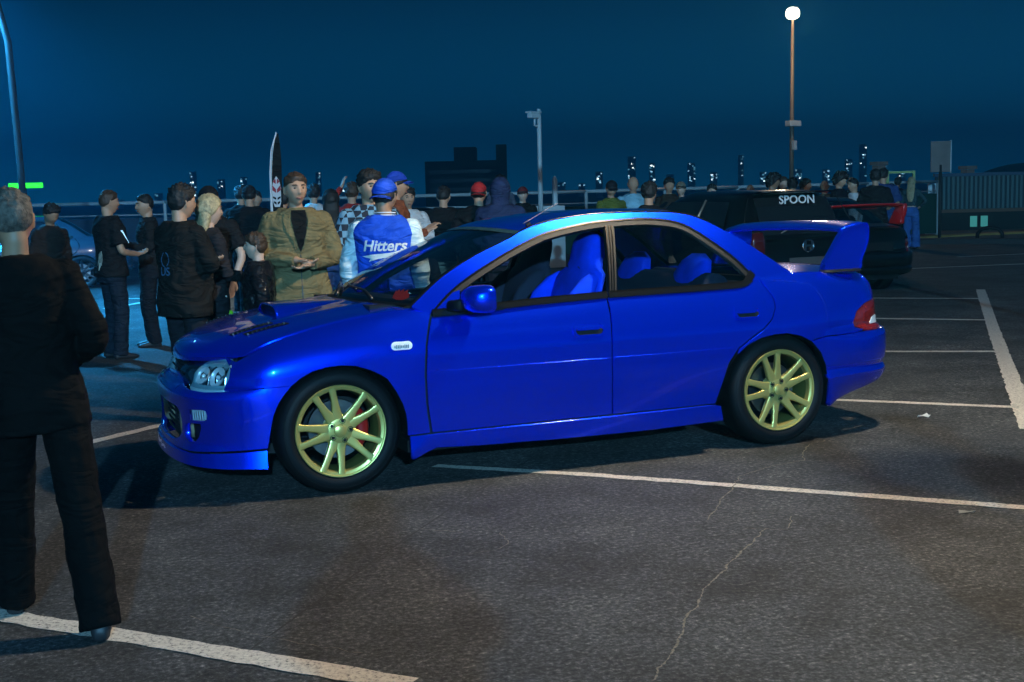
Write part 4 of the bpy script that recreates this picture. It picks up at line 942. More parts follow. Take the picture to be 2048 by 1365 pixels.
def pose(P):
    """joint positions for a 1.75 m figure from a pose dict"""
    J = {}
    lean = P.get('lean', 0); crouch = P.get('crouch', 0)
    hipz = .925-crouch
    J['pelvis'] = Vector((0, P.get('hipy', 0), hipz))
    RT = Matrix.Rotation(-lean, 3, 'X') @ Matrix.Rotation(P.get('side', 0), 3, 'Y')
    def T(q): return J['pelvis']+RT @ (Vector(q)-Vector((0, 0, .925)))
    J['T'] = T; J['RT'] = RT
    bw = P.get('build', 1.0)
    for s, nm in ((1, 'R'), (-1, 'L')):
        e, w, d = P[nm] if isinstance(P.get(nm), tuple) else ARMS[P.get(nm, 'down')]
        J['sh'+nm] = T((s*.170*bw, -.005, 1.408)); J['el'+nm] = T((s*e[0]*(1+.5*(bw-1)), e[1], e[2])); J['wr'+nm] = T((s*w[0], w[1], w[2])); J['hd'+nm] = RT @ Vector((s*d[0], d[1], d[2]))
        st = P.get('stance', .10); sd = P.get('stride', 0)*s
        J['hip'+nm] = J['pelvis']+Vector((s*.092, 0, -.02))
        ank = Vector((s*(st+P.get('out'+nm, 0)), sd*.5+P.get('hipy', 0)*.0, .085+P.get('lift'+nm, 0)))
        if crouch > .2: ank = Vector((s*.12, -.12 if s > 0 else .12, .085))
        J['an'+nm] = ank
        mid = (J['hip'+nm]+ank)/2; L1 = .4125 if crouch < .2 else .43; half = (J['hip'+nm]-ank).length/2
        bend = math.sqrt(max(.0004, L1*L1-half*half)); J['kn'+nm] = mid+Vector((s*.01, 1, .1)).normalized()*min(bend, .40)
        J['toe'+nm] = ank+Vector((s*.03, .17, -.045))
    hd = T((0, P.get('headfwd', .018), 1.622)); J['head'] = hd
    J['HM'] = RT @ rotm(P.get('hyaw', 0), P.get('hpitch', 0), P.get('hroll', 0))
    return J
def torso_secs(J, infl, z0, z1, bw=1.0, belly=0., flare=0.):
    tab = [(.84, .168, .118, .0), (.92, .170, .120, -.005), (1.0, .156, .110, .0), (1.08, .148, .104, .004), (1.18, .156, .110, .006), (1.28, .172, .118, .004), (1.36, .178, .115, -.002), (1.41, .165, .098, -.008), (1.44, .142, .086, -.010), (1.47, .105, .076, -.010), (1.495, .074, .068, -.006), (1.51, .066, .064, -.004)]
    out = []
    zs = [z0]+[t[0] for t in tab if z0 < t[0] < z1]+[z1]
    for z in zs:
        a, b, c = (float(np.interp(z, [t[0] for t in tab], [t[k] for t in tab])) for k in (1, 2, 3))
        k = max(0, (1.05-z)/.25)
        a = a*bw+infl+flare*k; b = b*(1+.7*(bw-1))+infl+flare*k*.6+belly*math.exp(-((z-1.06)/.14)**2)
        out.append((J['T']((0, c+belly*.5*math.exp(-((z-1.06)/.14)**2), z)), J['RT'] @ Vector((a, 0, 0)), J['RT'] @ Vector((0, b, 0)), 2.35))
    return out
def limb(mb, pts, rad, k=12):
    """tapered tube with a smooth bend at the middle joint"""
    a, b, c = [Vector(q) for q in pts]
    q = []; r = []
    for t in (0, .3, .6, .85): q.append(a.lerp(b, t)); r.append(rad[0]+(rad[1]-rad[0])*t)
    q.append(b*.9+(a+c)*.05); r.append(rad[1]*1.02)
    for t in (.15, .4, .7, 1.0): q.append(b.lerp(c, t)); r.append(rad[1]+(rad[2]-rad[1])*t)
    mb.tube(q, r, k)
def remesh(mb, name, vox, sm=3, disp=None):
    me = pydata(name, mb.v, mb.f)
    bm = bmesh.new(); bm.from_mesh(me); bmesh.ops.recalc_face_normals(bm, faces=bm.faces); bm.to_mesh(me); bm.free()
    o = bpy.data.objects.new('tmp', me); COL.objects.link(o)
    m = o.modifiers.new('r', 'REMESH'); m.mode = 'VOXEL'; m.voxel_size = vox; m.use_smooth_shade = True
    if sm:
        s = o.modifiers.new('s', 'SMOOTH'); s.factor = .5; s.iterations = sm
    if disp:
        tx = bpy.data.textures.get('cloth_fold')
        if tx is None:
            tx = bpy.data.textures.new('cloth_fold', 'CLOUDS'); tx.noise_scale = .075; tx.noise_depth = 3
        d = o.modifiers.new('d', 'DISPLACE'); d.texture = tx; d.strength = disp; d.mid_level = .5; d.texture_coords = 'LOCAL'
    dg = bpy.context.evaluated_depsgraph_get()
    out = bpy.data.meshes.new_from_object(o.evaluated_get(dg)); out.name = name
    bpy.data.objects.remove(o); bpy.data.meshes.remove(me)
    return out
SKIN = [M('skin_warm', (.42, .24, .15), .5, bump=(90, .1, .002)), M('skin_tan', (.30, .165, .095), .5), M('skin_pale', (.52, .34, .25), .5)]
HAIRS = {'black': M('black_hair', (.009, .008, .007), .6, bump=(160, .6, .006)), 'brown': M('brown_hair', (.045, .024, .012), .5, bump=(160, .6, .006)), 'grey': M('grey_hair', (.075, .064, .05), .65, bump=(110, .8, .008), noise=(45, .7, 5)), 'blond': M('blond_hair', (.36, .28, .15), .5, bump=(130, .7, .006), noise=(50, .4, 4))}
LIPS = M('lips', (.24, .085, .065), .45); EYEW = M('eye_white', (.26, .23, .21), .3); IRIS = M('iris', (.02, .012, .008), .15); SHOE = M('dark_shoe', (.02, .02, .022), .5); SOLE = M('pale_sole', (.55, .55, .52), .7)
def cloth(name, col, rough=.85, shine=0):
    """woven cloth: uneven colour, fine weave and creases that run mostly across the body"""
    new = 'cloth_'+name not in _mats
    m = M('cloth_'+name, col, rough, coat=shine, spec=.12 if max(col) < .05 else .3, noise=(7, .22, 5), bump=(120, .25, .003))
    if new and name != 'check':
        n = m.node_tree; b = n.nodes['Principled BSDF']; old = b.inputs['Normal'].links[0].from_socket
        tc = n.nodes.new('ShaderNodeTexCoord'); mp = n.nodes.new('ShaderNodeMapping'); mp.inputs['Scale'].default_value = (3.2, 3.2, 8.5); mp.inputs['Rotation'].default_value = (.35, .5, 0)
        t = n.nodes.new('ShaderNodeTexNoise'); t.inputs['Scale'].default_value = .95; t.inputs['Detail'].default_value = 2.5; t.inputs['Distortion'].default_value = 1.2
        n.links.new(tc.outputs['Object'], mp.inputs[0]); n.links.new(mp.outputs[0], t.inputs['Vector'])
        s1 = n.nodes.new('ShaderNodeMath'); s1.operation = 'SUBTRACT'; s1.inputs[1].default_value = .5; s2 = n.nodes.new('ShaderNodeMath'); s2.operation = 'ABSOLUTE'
        n.links.new(t.outputs['Fac'], s1.inputs[0]); n.links.new(s1.outputs[0], s2.inputs[0])
        bp = n.nodes.new('ShaderNodeBump'); bp.inputs['Strength'].default_value = .35 if max(col) < .005 else .7; bp.inputs['Distance'].default_value = .13
        n.links.new(s2.outputs[0], bp.inputs['Height']); n.links.new(old, bp.inputs['Normal']); n.links.new(bp.outputs[0], b.inputs['Normal'])
    return m
_cache = {}
def person(label, x, y, H, rz, top=('black', (.010, .010, .011)), legs=('dark', (.012, .013, .017)), P=None, hair='black', style='short', cap=None, skin=0, sleeve='long', hem=.86, hi=False, group=None, rough=.85, shine=0, loose=.0, fem=False, belly=0., shoe=None, sleeves=None, z=None, extra=None):
    """a standing figure: one continuous body, clothes and hair over it"""
    P = dict(P or {}); sc_ = H/1.75
    root = empty('person', (x, y, float(gz(x, y)) if z is None else z), (0, 0, rz)); root.scale = (sc_,)*3
    tag(root, label, 'person', group)
    vox = .0075 if hi else .015; vc = .011 if hi else .018
    bw = P.get('build', .92 if fem else 1.0)
    P['build'] = bw
    key = (repr(sorted(P.items(), key=lambda q: q[0])), style, sleeve, hem, hi, round(loose, 3), round(belly, 3), fem, sleeves is not None)
    J = pose(P); T = J['T']
    if key not in _cache:
        D = {}
        b = MB(); b.loft(torso_secs(J, -.025, .86, 1.47, bw), 20)
        b.loft([(T((0, -.012, 1.42)), J['RT'] @ Vector((.07, 0, 0)), J['RT'] @ Vector((0, .065, 0)), 2), (T((0, -.005, 1.49)), J['RT'] @ Vector((.053, 0, 0)), J['RT'] @ Vector((0, .054, 0)), 2), (J['head']+J['HM'] @ Vector((0, -.034, -.075)), J['HM'] @ Vector((.049, 0, 0)), J['HM'] @ Vector((0, .052, 0)), 2), (J['head']+J['HM'] @ Vector((0, -.028, -.02)), J['HM'] @ Vector((.05, 0, 0)), J['HM'] @ Vector((0, .055, 0)), 2)], 16)
        b.add([J['head']+J['HM'] @ Vector(q) for q in _HV], _HF)
        for s in (-1, 1):
            b.loft([(J['head']+J['HM'] @ Vector((s*.076, -.010, zz)), J['HM'] @ Vector((s*.018, -.014, 0))*k, J['HM'] @ Vector((0, .007, 0)), 2) for zz, k in ((-.036, .4), (-.022, .8), (0, 1.), (.018, 1.15), (.030, .7))], 8)
        for nm in 'RL':
            limb(b, (J['sh'+nm]+J['RT'] @ Vector((0, 0, -.045)), J['el'+nm], J['wr'+nm]), (.044, .037, .027)); b.tube([J['sh'+nm]+J['RT'] @ Vector((0, 0, -.05)), J['T']((0, 0, 1.34))], .04, 8); hand(b, J['wr'+nm], J['hd'+nm], nm == 'R')
            limb(b, (J['hip'+nm]+Vector((0, 0, .04)), J['kn'+nm], J['an'+nm]), (.070, .050, .036))
            b.tube([J['an'+nm], J['an'+nm]+Vector((0, -.02, -.05)), J['an'+nm]+Vector((0, .06, -.055))], [.036, .034, .03], 10)
        D['body'] = remesh(b, 'body', vox, 1 if hi else 1)
        g = MB(); iv = .012+loose*.75
        g.loft(torso_secs(J, iv, hem, 1.492, bw, belly, loose*.9), 24)
        gs = MB() if sleeves is not None else g
        for nm in 'RL':
            a, e, w = J['sh'+nm], J['el'+nm], J['wr'+nm]
            gs.sphere(a+J['RT'] @ Vector((0, 0, -.016)), .064+loose*.5, 8)
            if sleeve == 'long': limb(gs, (a+Vector((0, 0, -.012)), e, w+(e-w)*.04), (.062+loose*.5, .053+loose*.55, .038+loose*.4))
            else:
                m_ = a.lerp(e, .75); gs.tube([a, a.lerp(e, .25), a.lerp(e, .5), m_], [.060+loose*.4, .061+loose*.6, .062+loose*.9, .064+loose*1.2], 12)
        D['top'] = remesh(g, 'top', vc, 2, .022)
        if sleeves is not None: D['sleeves'] = remesh(gs, 'sleeves', vc, 2, .026)
        g = MB(); g.loft(torso_secs(J, .010, .80, 1.02, bw), 24)
        for nm in 'RL':
            fl = P.get('flare', .014)
            limb(g, (J['hip'+nm]+Vector((0, 0, .03)), J['kn'+nm], J['an'+nm]+Vector((0, -.01, -.045))), (.100, .074+fl*.4, .062+fl))
        D['trousers'] = remesh(g, 'trousers', vc, 2, .020)
        g = MB()
        shoes = []
        for nm in 'RL':
            a = J['an'+nm]
            g = MB(); g.loft([(a+Vector((0, -.075, -.055)), Vector((.02, 0, 0)), Vector((0, 0, .02)), 2.5), (a+Vector((0, -.06, -.045)), Vector((.036, 0, 0)), Vector((0, 0, .040)), 2.5), (a+Vector((0, .0, -.038)), Vector((.040, 0, 0)), Vector((0, 0, .047)), 2.6), (a+Vector((0, .09, -.055)), Vector((.045, 0, 0)), Vector((0, 0, .030)), 2.6), (a+Vector((0, .155, -.062)), Vector((.040, 0, 0)), Vector((0, 0, .022)), 2.6), (a+Vector((0, .185, -.066)), Vector((.02, 0, 0)), Vector((0, 0, .012)), 2.4)], 14)
            me = pydata('shoe', g.v, g.f, True); shoes.append(me)
        D['shoes'] = shoes
        # hair / hat
        if style != 'bald':
            if style == 'afro': hv, hf = hair_shell(.045, .05, -.03, -.085, 3, .8)
            elif style == 'crop': hv, hf = hair_shell(.017, .066, .020, -.055, 5, .7, fade=.75)
            elif style == 'long': hv, hf = hair_shell(.022, .062, -.02, -.10, 4, .4)
            elif style == 'hood': hv, hf = hair_shell(.030, .055, -.085, -.115, 6, .15, rag=0)
            elif style == 'cap': hv, hf = hair_shell(.007, .03, .0, -.062, 5, .4)
            else: hv, hf = hair_shell(.026, .062, .006, -.072, 2, .8, fade=.6)
            D['hair'] = pydata('hair', [J['head']+J['HM'] @ Vector(q) for q in hv], hf, True)
        if style == 'long':
            g = MB(); hm = J['HM']; hp = J['head']
            g.loft([(hp+hm @ Vector((0, -.035, .05)), hm @ Vector((.080, 0, 0)), hm @ Vector((0, .065, 0)), 2.2), (hp+hm @ Vector((0, -.05, -.03)), hm @ Vector((.094, 0, 0)), hm @ Vector((0, .055, 0)), 2.2), (hp+hm @ Vector((0, -.06, -.10)), hm @ Vector((.098, 0, 0)), hm @ Vector((0, .048, 0)), 2.2), (T((0, -.115, 1.38)), Vector((.10, 0, 0)), Vector((0, .035, 0)), 2.2), (T((0, -.135, 1.25)), Vector((.085, 0, 0)), Vector((0, .025, 0)), 2.2), (T((0, -.135, 1.15)), Vector((.045, 0, 0)), Vector((0, .014, 0)), 2.2)], 20)
            D['drape'] = remesh(g, 'long_hair', vc*.8, 2, .012)
        if cap or style == 'cap':
            hv, hf = hair_shell(.014, .046, .038, .014, 9, .0, -.004, rag=0)
            D['cap'] = pydata('cap', [J['head']+J['HM'] @ Vector(q) for q in hv], hf, True)
            vs = []; n = 13; bk = P.get('capback', False)
            for r in range(4):
                for i in range(n):
                    a = math.radians(-62+124*i/(n-1)); t = r/3
                    q = Vector((math.sin(a)*(.078+.012*t), math.cos(a)*.088+.072*t*math.cos(a*.9), .042-.014*t-.018*abs(math.sin(a))**2))
                    if bk: q = Vector((q.x, -q.y-.004, q.z-.03))
                    vs.append(q)
            fs = [(r*n+i, r*n+i+1, (r+1)*n+i+1, (r+1)*n+i) for r in range(3) for i in range(n-1)]
            vs2 = vs+[q-Vector((0, 0, .005)) for q in vs]; m4 = 4*n
            fs += [tuple(m4+i for i in q[::-1]) for q in fs]
            rim = list(range(n))+[r*n+n-1 for r in range(1, 4)]+[3*n+i for i in range(n-2, -1, -1)]+[r*n for r in range(2, 0, -1)]
            fs += [(rim[i], rim[(i+1) % len(rim)], m4+rim[(i+1) % len(rim)], m4+rim[i]) for i in range(len(rim))]
            D['brim'] = pydata('brim', [J['head']+J['HM'] @ q for q in vs2], fs, True)
        if style == 'hood':
            g = MB(); hm = J['HM']; hp = J['head']
            g.loft([(hp+hm @ Vector((0, -.01, -.09)), hm @ Vector((.095, 0, 0)), hm @ Vector((0, .10, 0)), 2.2), (hp+hm @ Vector((0, -.03, -.03)), hm @ Vector((.10, 0, 0)), hm @ Vector((0, .10, 0)), 2.2), (hp+hm @ Vector((0, -.03, .05)), hm @ Vector((.098, 0, 0)), hm @ Vector((0, .10, 0)), 2.2), (hp+hm @ Vector((0, -.03, .11)), hm @ Vector((.07, 0, 0)), hm @ Vector((0, .08, 0)), 2.1), (hp+hm @ Vector((0, -.03, .138)), hm @ Vector((.02, 0, 0)), hm @ Vector((0, .03, 0)), 2)], 20)
            g.loft([(T((0, -.03, 1.40)), Vector((.14, 0, 0)), Vector((0, .10, 0)), 2.2), (T((0, -.02, 1.47)), Vector((.11, 0, 0)), Vector((0, .10, 0)), 2.2), (T((0, -.01, 1.54)), Vector((.09, 0, 0)), Vector((0, .09, 0)), 2.2)], 20)
            D['hood'] = remesh(g, 'hood', vc, 3, .01)
        _cache[key] = D
    D = _cache[key]
    def part(name, me, mat, par=root):
        o = bpy.data.objects.new(name, me); COL.objects.link(o); o.parent = par
        if len(me.materials) == 0: me.materials.append(mat)
        o.material_slots[0].link = 'OBJECT'; o.material_slots[0].material = mat
        return o
    bd = part('body', D['body'], SKIN[skin])
    tp = part('jacket' if sleeve == 'long' else 'shirt', D['top'], cloth(top[0], top[1], rough, shine))
    if sleeves is not None: part('sleeves', D['sleeves'], cloth(sleeves[0], sleeves[1], .4, .3))
    part('trousers', D['trousers'], cloth(*legs))
    for me in D['shoes']: part('shoe', me, shoe or SHOE)
    if 'hair' in D: part('hair', D['hair'], HAIRS[hair] if style != 'hood' else cloth(top[0], top[1], rough))
    if 'drape' in D: part('long_hair', D['drape'], HAIRS[hair])
    if 'hood' in D: part('hood', D['hood'], cloth(top[0], top[1], rough))
    if 'cap' in D:
        cm = cloth(cap[0], cap[1], .7); c = part('cap', D['cap'], cm); part('cap_brim', D['brim'], cm)
    hp, hm = J['head'], J['HM']
    if hi:
        for s in (-1, 1):
            e = MB().sphere(tuple(hp+hm @ Vector((s*.031, .0745, .010))), (.0115, .0105, .0070), 8).build('eye', EYEW, root, smooth=True)
            MB().sphere(tuple(hp+hm @ Vector((s*.031, .0815, .010))), (.0075, .0045, .0066), 6).build('iris', IRIS, e, smooth=True)
            MB().tube([tuple(hp+hm @ Vector((s*q, yy, zz))) for q, yy, zz in ((.012, .0945, .028), (.026, .094, .033), (.040, .087, .033), (.050, .078, .028))], [.0035, .0052, .0046, .002], 6).build('eyebrow', HAIRS['brown' if hair in ('brown', 'blond') else 'black'], root, smooth=True)
        MB().loft([(tuple(hp+hm @ Vector((s*q, yy, -.064))), hm @ Vector((0, .0045*k, 0)), hm @ Vector((0, 0, .0075*k)), 2) for s, q, yy, k in ((-1, .024, .079, .3), (-1, .012, .0875, .9), (1, 0, .0905, 1.), (1, .012, .0875, .9), (1, .024, .079, .3))], 8).build('lips', LIPS, root, smooth=True)
    root['_h'] = 0; del root['_h']
    return root, J, dict(body=bd, top=tp)
from mathutils.bvhtree import BVHTree
def print_on(root, garment, items, face=-1):
    """lay flat lettering or marks onto the cloth; items: mesh objects in the figure's x-z plane"""
    me = garment.data
    bv = BVHTree.FromPolygons([v.co[:] for v in me.vertices], [p.vertices[:] for p in me.polygons])
    for o in items:
        for v in o.data.vertices:
            x, z = v.co.x, v.co.y
            h = bv.ray_cast(Vector((x, face*1.0, z)), Vector((0, -face, 0)))
            d = .004+(v.co.z > 0)*.001
            v.co = Vector((x, (h[0].y if h[0] else face*.13)+face*d, z))
        o.parent = root; o.matrix_parent_inverse.identity(); o.location = (0, 0, 0); o.rotation_euler = (0, 0, 0)
def shift_mesh(o, dx, dy, sx=1, rot=0, mx=False):
    c, s = math.cos(rot), math.sin(rot)
    for v in o.data.vertices:
        x = v.co.x*(-1 if mx else 1)*sx; y = v.co.y*sx
        v.co.x = x*c-y*s+dx; v.co.y = x*s+y*c+dy
def subdiv(o, n=1):
    bm = bmesh.new(); bm.from_mesh(o.data); bmesh.ops.triangulate(bm, faces=bm.faces)
    for _ in range(n): bmesh.ops.subdivide_edges(bm, edges=[e for e in bm.edges if e.calc_length() > .012], cuts=1)
    bm.to_mesh(o.data); bm.free()
def flat(name, poly, mat):
    me = pydata(name, [(a, b, 0) for a, b in poly], [tuple(range(len(poly)))]); return link(name, me, None, mat)
# ------------------------------------------------------------------ the people in the lot
BLK = ('black', (.010, .010, .011)); BLK2 = ('soft_black', (.016, .015, .015)); NAVY = ('navy', (.012, .022, .055)); DEN = ('denim', (.03, .06, .16)); KH = ('khaki', (.28, .22, .14)); DK = ('dark', (.012, .013, .017)); GREYT = ('grey_trousers', (.08, .085, .09))
WHT = ('white', (.62, .62, .62)); RDT = ('red', (.30, .018, .014))
GC = 'visitors standing along the back of the lot'
# foreground
person('grey-haired person in a dark suit walking past the blue car', -1.42, -2.24, 1.52, -.10, top=('suit_black', (.0022, .0021, .002)), legs=('suit_trousers', (.002, .0019, .0018)), P=dict(stride=-.46, stance=.15, outR=.05, R=((.262, -.05, 1.13), (.13, .16, 1.04), (-.7, .6, -.2)), L=((.262, -.05, 1.13), (.13, .16, 1.04), (-.7, .6, -.2)), build=1.0, flare=.020, side=-.07, hyaw=.25), hair='grey', style='crop', skin=1, hem=.80, hi=True, loose=.012)
r, J, d = person('person in a black jacket with pale lettering on the back, seen in profile', -.36, 1.98, 1.61, -1.02, top=('jacket_black', (.012, .011, .010)), P=dict(R='cross', L='cross', build=1.08, hyaw=-.15, headfwd=.03), hair='black', style='short', skin=0, hem=.80, hi=True, loose=.020, belly=.05)
LB = M('pale_blue_print', (.03, .10, .19), .6)
t1 = text_mesh('jacket_lettering', 'US', .085, LB, None, .0008, bold=.001); t2 = flat('jacket_emblem', arc(0, 0, .05, 0, 345, 20, .062)[:], LB)
bm = bmesh.new(); 
ring_o = arc(0, 0, .044, 0, 360, 24, .056); ring_i = arc(0, 0, .036, 0, 360, 24, .047)
t2.data.clear_geometry(); t2.data.from_pydata([(a, b, 0) for a, b in ring_o]+[(a, b, 0) for a, b in ring_i], [], [(i, i+1, 25+i, 24+i) for i in range(23) if i not in (5, 6, 17, 18)]); bm.free()
for t, dz in ((t1, 1.13), (t2, 1.22)): subdiv(t, 1); shift_mesh(t, 0, dz)
print_on(r, d['top'], [t1, t2], -1)
person('smiling woman with long fair hair beside the black jacket', -.12, 2.36, 1.55, -1.25, top=('dark_knit', (.02, .018, .02)), P=dict(R='text', L='text', hyaw=-.1), hair='blond', style='long', skin=2, hi=True, fem=True, hem=.88)
r, J, d = person('man in a black T-shirt and black cap with a yellow wristband', .13, 3.88, 1.64, 2.62, top=('tee_black', (.012, .012, .013)), legs=('pale_jeans', (.16, .24, .33)), P=dict(R='down', L=((.28, .03, 1.14), (.22, .10, .92), (-.1, .3, -1)), hyaw=.7, build=1.04), style='cap', cap=('black_cap', (.012, .012, .014)), skin=2, sleeve='short', hi=True, loose=.012)
MB().tube([tuple(J['wrL']+Vector((.034*math.cos(a), .034*math.sin(a), .05))) for a in np.linspace(0, 2*PI, 17)], .009, 6, cap=False).build('wristband', M('yellow_band', (.75, .55, .03), .5), r, smooth=True)
LBL = M('tee_print_blue', (.10, .32, .55), .7)
a = flat('shirt_print', [(-.075, 0), (.06, -.01), (.075, .05), (.02, .06), (.05, .10), (-.06, .10)], LBL); subdiv(a, 3); shift_mesh(a, .02, 1.22); print_on(r, d['top'], [a], 1)
r, J, d = person('boy in a black puffer jacket with red hood lining, looking up sideways', .16, 2.05, 1.27, 1.28, top=('puffer_black', (.008, .008, .010)), P=dict(R='pocket', L='pocket', hpitch=.10), hair='brown', style='short', skin=2, hi=True, loose=.035, rough=.35, shine=.3)
MB().loft([(J['T']((x_, -.075, 1.47-.02*abs(x_)*8)), Vector((.012, 0, 0)), Vector((0, .05, .03)), 2.2) for x_ in (-.11, -.06, 0, .06, .11)], 10).build('hood_lining', M('red_lining', (.32, .02, .02), .7), r, smooth=True)
# man in the olive jacket
r, J, d = person('man in an open olive field jacket with folded hands behind the hood', .50, 2.31, 1.69, 3.05, top=('olive_jacket', (.165, .126, .056)), legs=('black_jeans', (.008, .008, .009)), P=dict(R='fold', L='fold2', build=1.10, hyaw=.18, hpitch=.05), hair='brown', style='crop', skin=0, hem=.80, hi=True, loose=.030)
v = [(-.052, 1.475), (-.058, 1.40), (-.045, 1.32), (-.022, 1.23), (0, 1.17), (.022, 1.23), (.045, 1.32), (.058, 1.40), (.052, 1.475)]
a = flat('shirt_front', v, cloth('undershirt', (.008, .008, .008))); subdiv(a, 5); print_on(r, d['top'], [a], 1)
for vv in a.data.vertices: vv.co.y += .010
for s in (-1, 1):
    q = [(s*.058, 1.47), (s*.066, 1.40), (s*.05, 1.32), (s*.025, 1.22), (s*.002, 1.15), (s*.045, 1.24), (s*.10, 1.33), (s*.115, 1.40), (s*.10, 1.46)]
    a = flat('collar_flap', q if s > 0 else q[::-1], cloth('olive_jacket', (.165, .126, .056))); subdiv(a, 3); print_on(r, d['top'], [a], 1)
    for vv in a.data.vertices: vv.co.y += .012
a = flat('zip_line', [(-.004, .80), (.004, .80), (.004, 1.15), (-.004, 1.15)], M('zip_dark', (.03, .028, .02), .5)); subdiv(a, 4); print_on(r, d['top'], [a], 1)
# checked shirt and varsity jacket
chk = M('cloth_check', (.02, .05, .08), .85)
_n = chk.node_tree; _b = _n.nodes['Principled BSDF']; _t = _n.nodes.new('ShaderNodeTexCoord'); _k = _n.nodes.new('ShaderNodeTexChecker'); _k.inputs['Scale'].default_value = 20; _k.inputs[1].default_value = (.012, .018, .03, 1); _k.inputs[2].default_value = (.14, .28, .38, 1)
_n.links.new(_t.outputs['Object'], _k.inputs['Vector']); _n.links.new(_k.outputs[0], _b.inputs['Base Color'])
person('man in a blue checked shirt facing the varsity jacket', 1.10, 2.52, 1.70, 3.20, top=('check', (.02, .05, .08)), P=dict(R='fold', L='fold', hyaw=.15, build=1.06), hair='black', style='short', skin=0, hi=True, loose=.024)
VB = ('varsity_blue', (.010, .075, .55))
r, J, d = person('man in a blue varsity jacket and backward blue cap leaning on the car', .79, 1.06, 1.60, -.50, top=VB, legs=DEN, P=dict(R='down', L=((.255, -.02, 1.13), (.225, -.02, .90), (.1, -.2, -1)), lean=.05, hyaw=-.2, build=1.10, capback=True), style='cap', cap=('royal_blue', (.012, .07, .50)), skin=1, hem=.84, hi=True, loose=.030, sleeves=('pale_sleeve', (.55, .66, .68)))
WP = M('white_print', (.72, .70, .66), .6); items = []
t = text_mesh('jacket_lettering', 'Hitters', .105, WP, None, .0008, shear=.25, bold=.0025); shift_mesh(t, .02, 1.285); items.append(t)
t = text_mesh('jacket_number', '82', .075, WP, None, .0008, bold=.002); shift_mesh(t, .105, 1.165); items.append(t)
for k in range(8): items.append(flat('jacket_small_print', [(-.03+.0125*k, 1.150-.001*k), (-.0215+.0125*k, 1.150-.001*k), (-.0215+.0125*k, 1.168-.001*k), (-.03+.0125*k, 1.168-.001*k)], WP))
a = flat('jacket_swoosh', [(-.14, 1.215), (-.06, 1.228), (.06, 1.238), (.17, 1.262), (.165, 1.235), (.06, 1.208), (-.02, 1.198), (-.09, 1.178), (-.075, 1.20)], WP); items.append(a)
for t in items: subdiv(t, 2)
print_on(r, d['top'], items, -1)
for k in range(2):
    m = MB(); pts = []
    for i in range(25):
        a_ = 2*PI*i/24; pts.append(J['T']((.078*math.cos(a_)*(1-.06*k), -.006+.078*math.sin(a_)*(1-.06*k), 1.492+.018*k)))
    m.tube(pts, .0045, 6, cap=False).build('collar_stripe', M('stripe_white', (.65, .68, .7), .6), r, smooth=True)
    e, w = J['elL'], J['wrL']; dd = (w-e).normalized(); m = MB()
    c = w-dd*(.01+.026*k); s1 = dd.cross(Vector((0, 1, 0))).normalized(); s2 = dd.cross(s1)
    m.tube([c+s1*.063*math.cos(a_)+s2*.063*math.sin(a_) for a_ in np.linspace(0, 2*PI, 19)], .007, 6, cap=False).build('cuff_stripe', cloth(*VB), r, smooth=True)
person('man in a blue cap in profile behind the varsity jacket', 1.86, 4.4, 1.74, -1.70, top=('rust_top', (.18, .05, .02)), P=dict(R='phone', L='phone'), style='cap', cap=('cap_blue', (.014, .055, .40)), skin=0, hi=True)
person('man in a white sweatshirt and glasses with crossed arms', 2.65, 6.6, 1.61, 3.02, top=('sweat_white', (.55, .56, .56)), P=dict(R='cross', L='cross', hyaw=.1), hair='black', style='short', skin=0, hi=True, loose=.03)
person('dark-haired man half hidden behind the white sweatshirt', 2.92, 7.9, 1.63, 2.85, top=BLK2, hair='black', skin=0)
person('crouching man with an arm stretched out, looking over the hood', 2.62, 6.17, 1.62, 2.66, top=BLK2, P=dict(crouch=.52, R=((.30, .12, 1.22), (.34, .33, 1.28), (.2, .8, .1)), L='lean', lean=.15, hyaw=.1), hair='black', style='short', skin=0, hi=True, sleeve='short')
person('man in a black jacket and beige trousers with his back turned', 3.19, 6.98, 1.62, -.5, top=BLK, legs=('beige', (.34, .28, .19)), P=dict(R='text', L='pocket', build=1.1), hair='black', style='crop', skin=0, loose=.03, hem=.84, hi=True)
person('man in a red backward cap and black jacket', 3.12, 5.64, 1.64, -.53, top=BLK, legs=DK, P=dict(R='text', L='pocket', capback=True, build=1.08), style='cap', cap=('cap_red', (.42, .02, .02)), skin=0, loose=.035, hi=True, rough=.4, shine=.2)
person('person in a navy hooded sweatshirt with the hood up', 3.09, 4.95, 1.66, -.46, top=('hood_navy', (.014, .026, .075)), legs=DK, P=dict(R='text', L='text', build=1.08), style='hood', skin=0, loose=.035)
person('man in pale trousers standing far behind the navy hood', 6.95, 14.9, 1.86, 2.77, top=('tee_grey', (.08, .10, .14)), legs=('white_trousers', (.62, .66, .64)), P=dict(stance=.15, flare=.03), hair='black', skin=0, sleeve='short', shoe=SOLE)
rb, J, _ = person('man in a black T-shirt with a red paper bag on his arm', 5.78, 10.98, 1.62, 2.93, top=BLK, legs=DEN, P=dict(R='bag', L='bag'), style='cap', cap=('cap_dark_red', (.14, .015, .015)), skin=2, sleeve='short')
person('man in a green polo shirt and dark cap looking at his phone', 6.70, 9.88, 1.67, 3.04, top=('polo_green', (.10, .13, .02)), P=dict(R='text', L='text', hpitch=-.3), style='cap', cap=('cap_dark', (.015, .015, .017)), skin=0, sleeve='short')
person('bald man in a light blue T-shirt', 7.31, 10.39, 1.73, 2.85, top=('tee_sky', (.20, .42, .52)), P=dict(R='pocket', L='pocket', build=1.08), style='bald', skin=0, sleeve='short')
person('dark-haired person with the back of the head to the black hatchback', 4.91, 5.31, 1.59, -.83, top=BLK2, hair='black', style='short', skin=0)
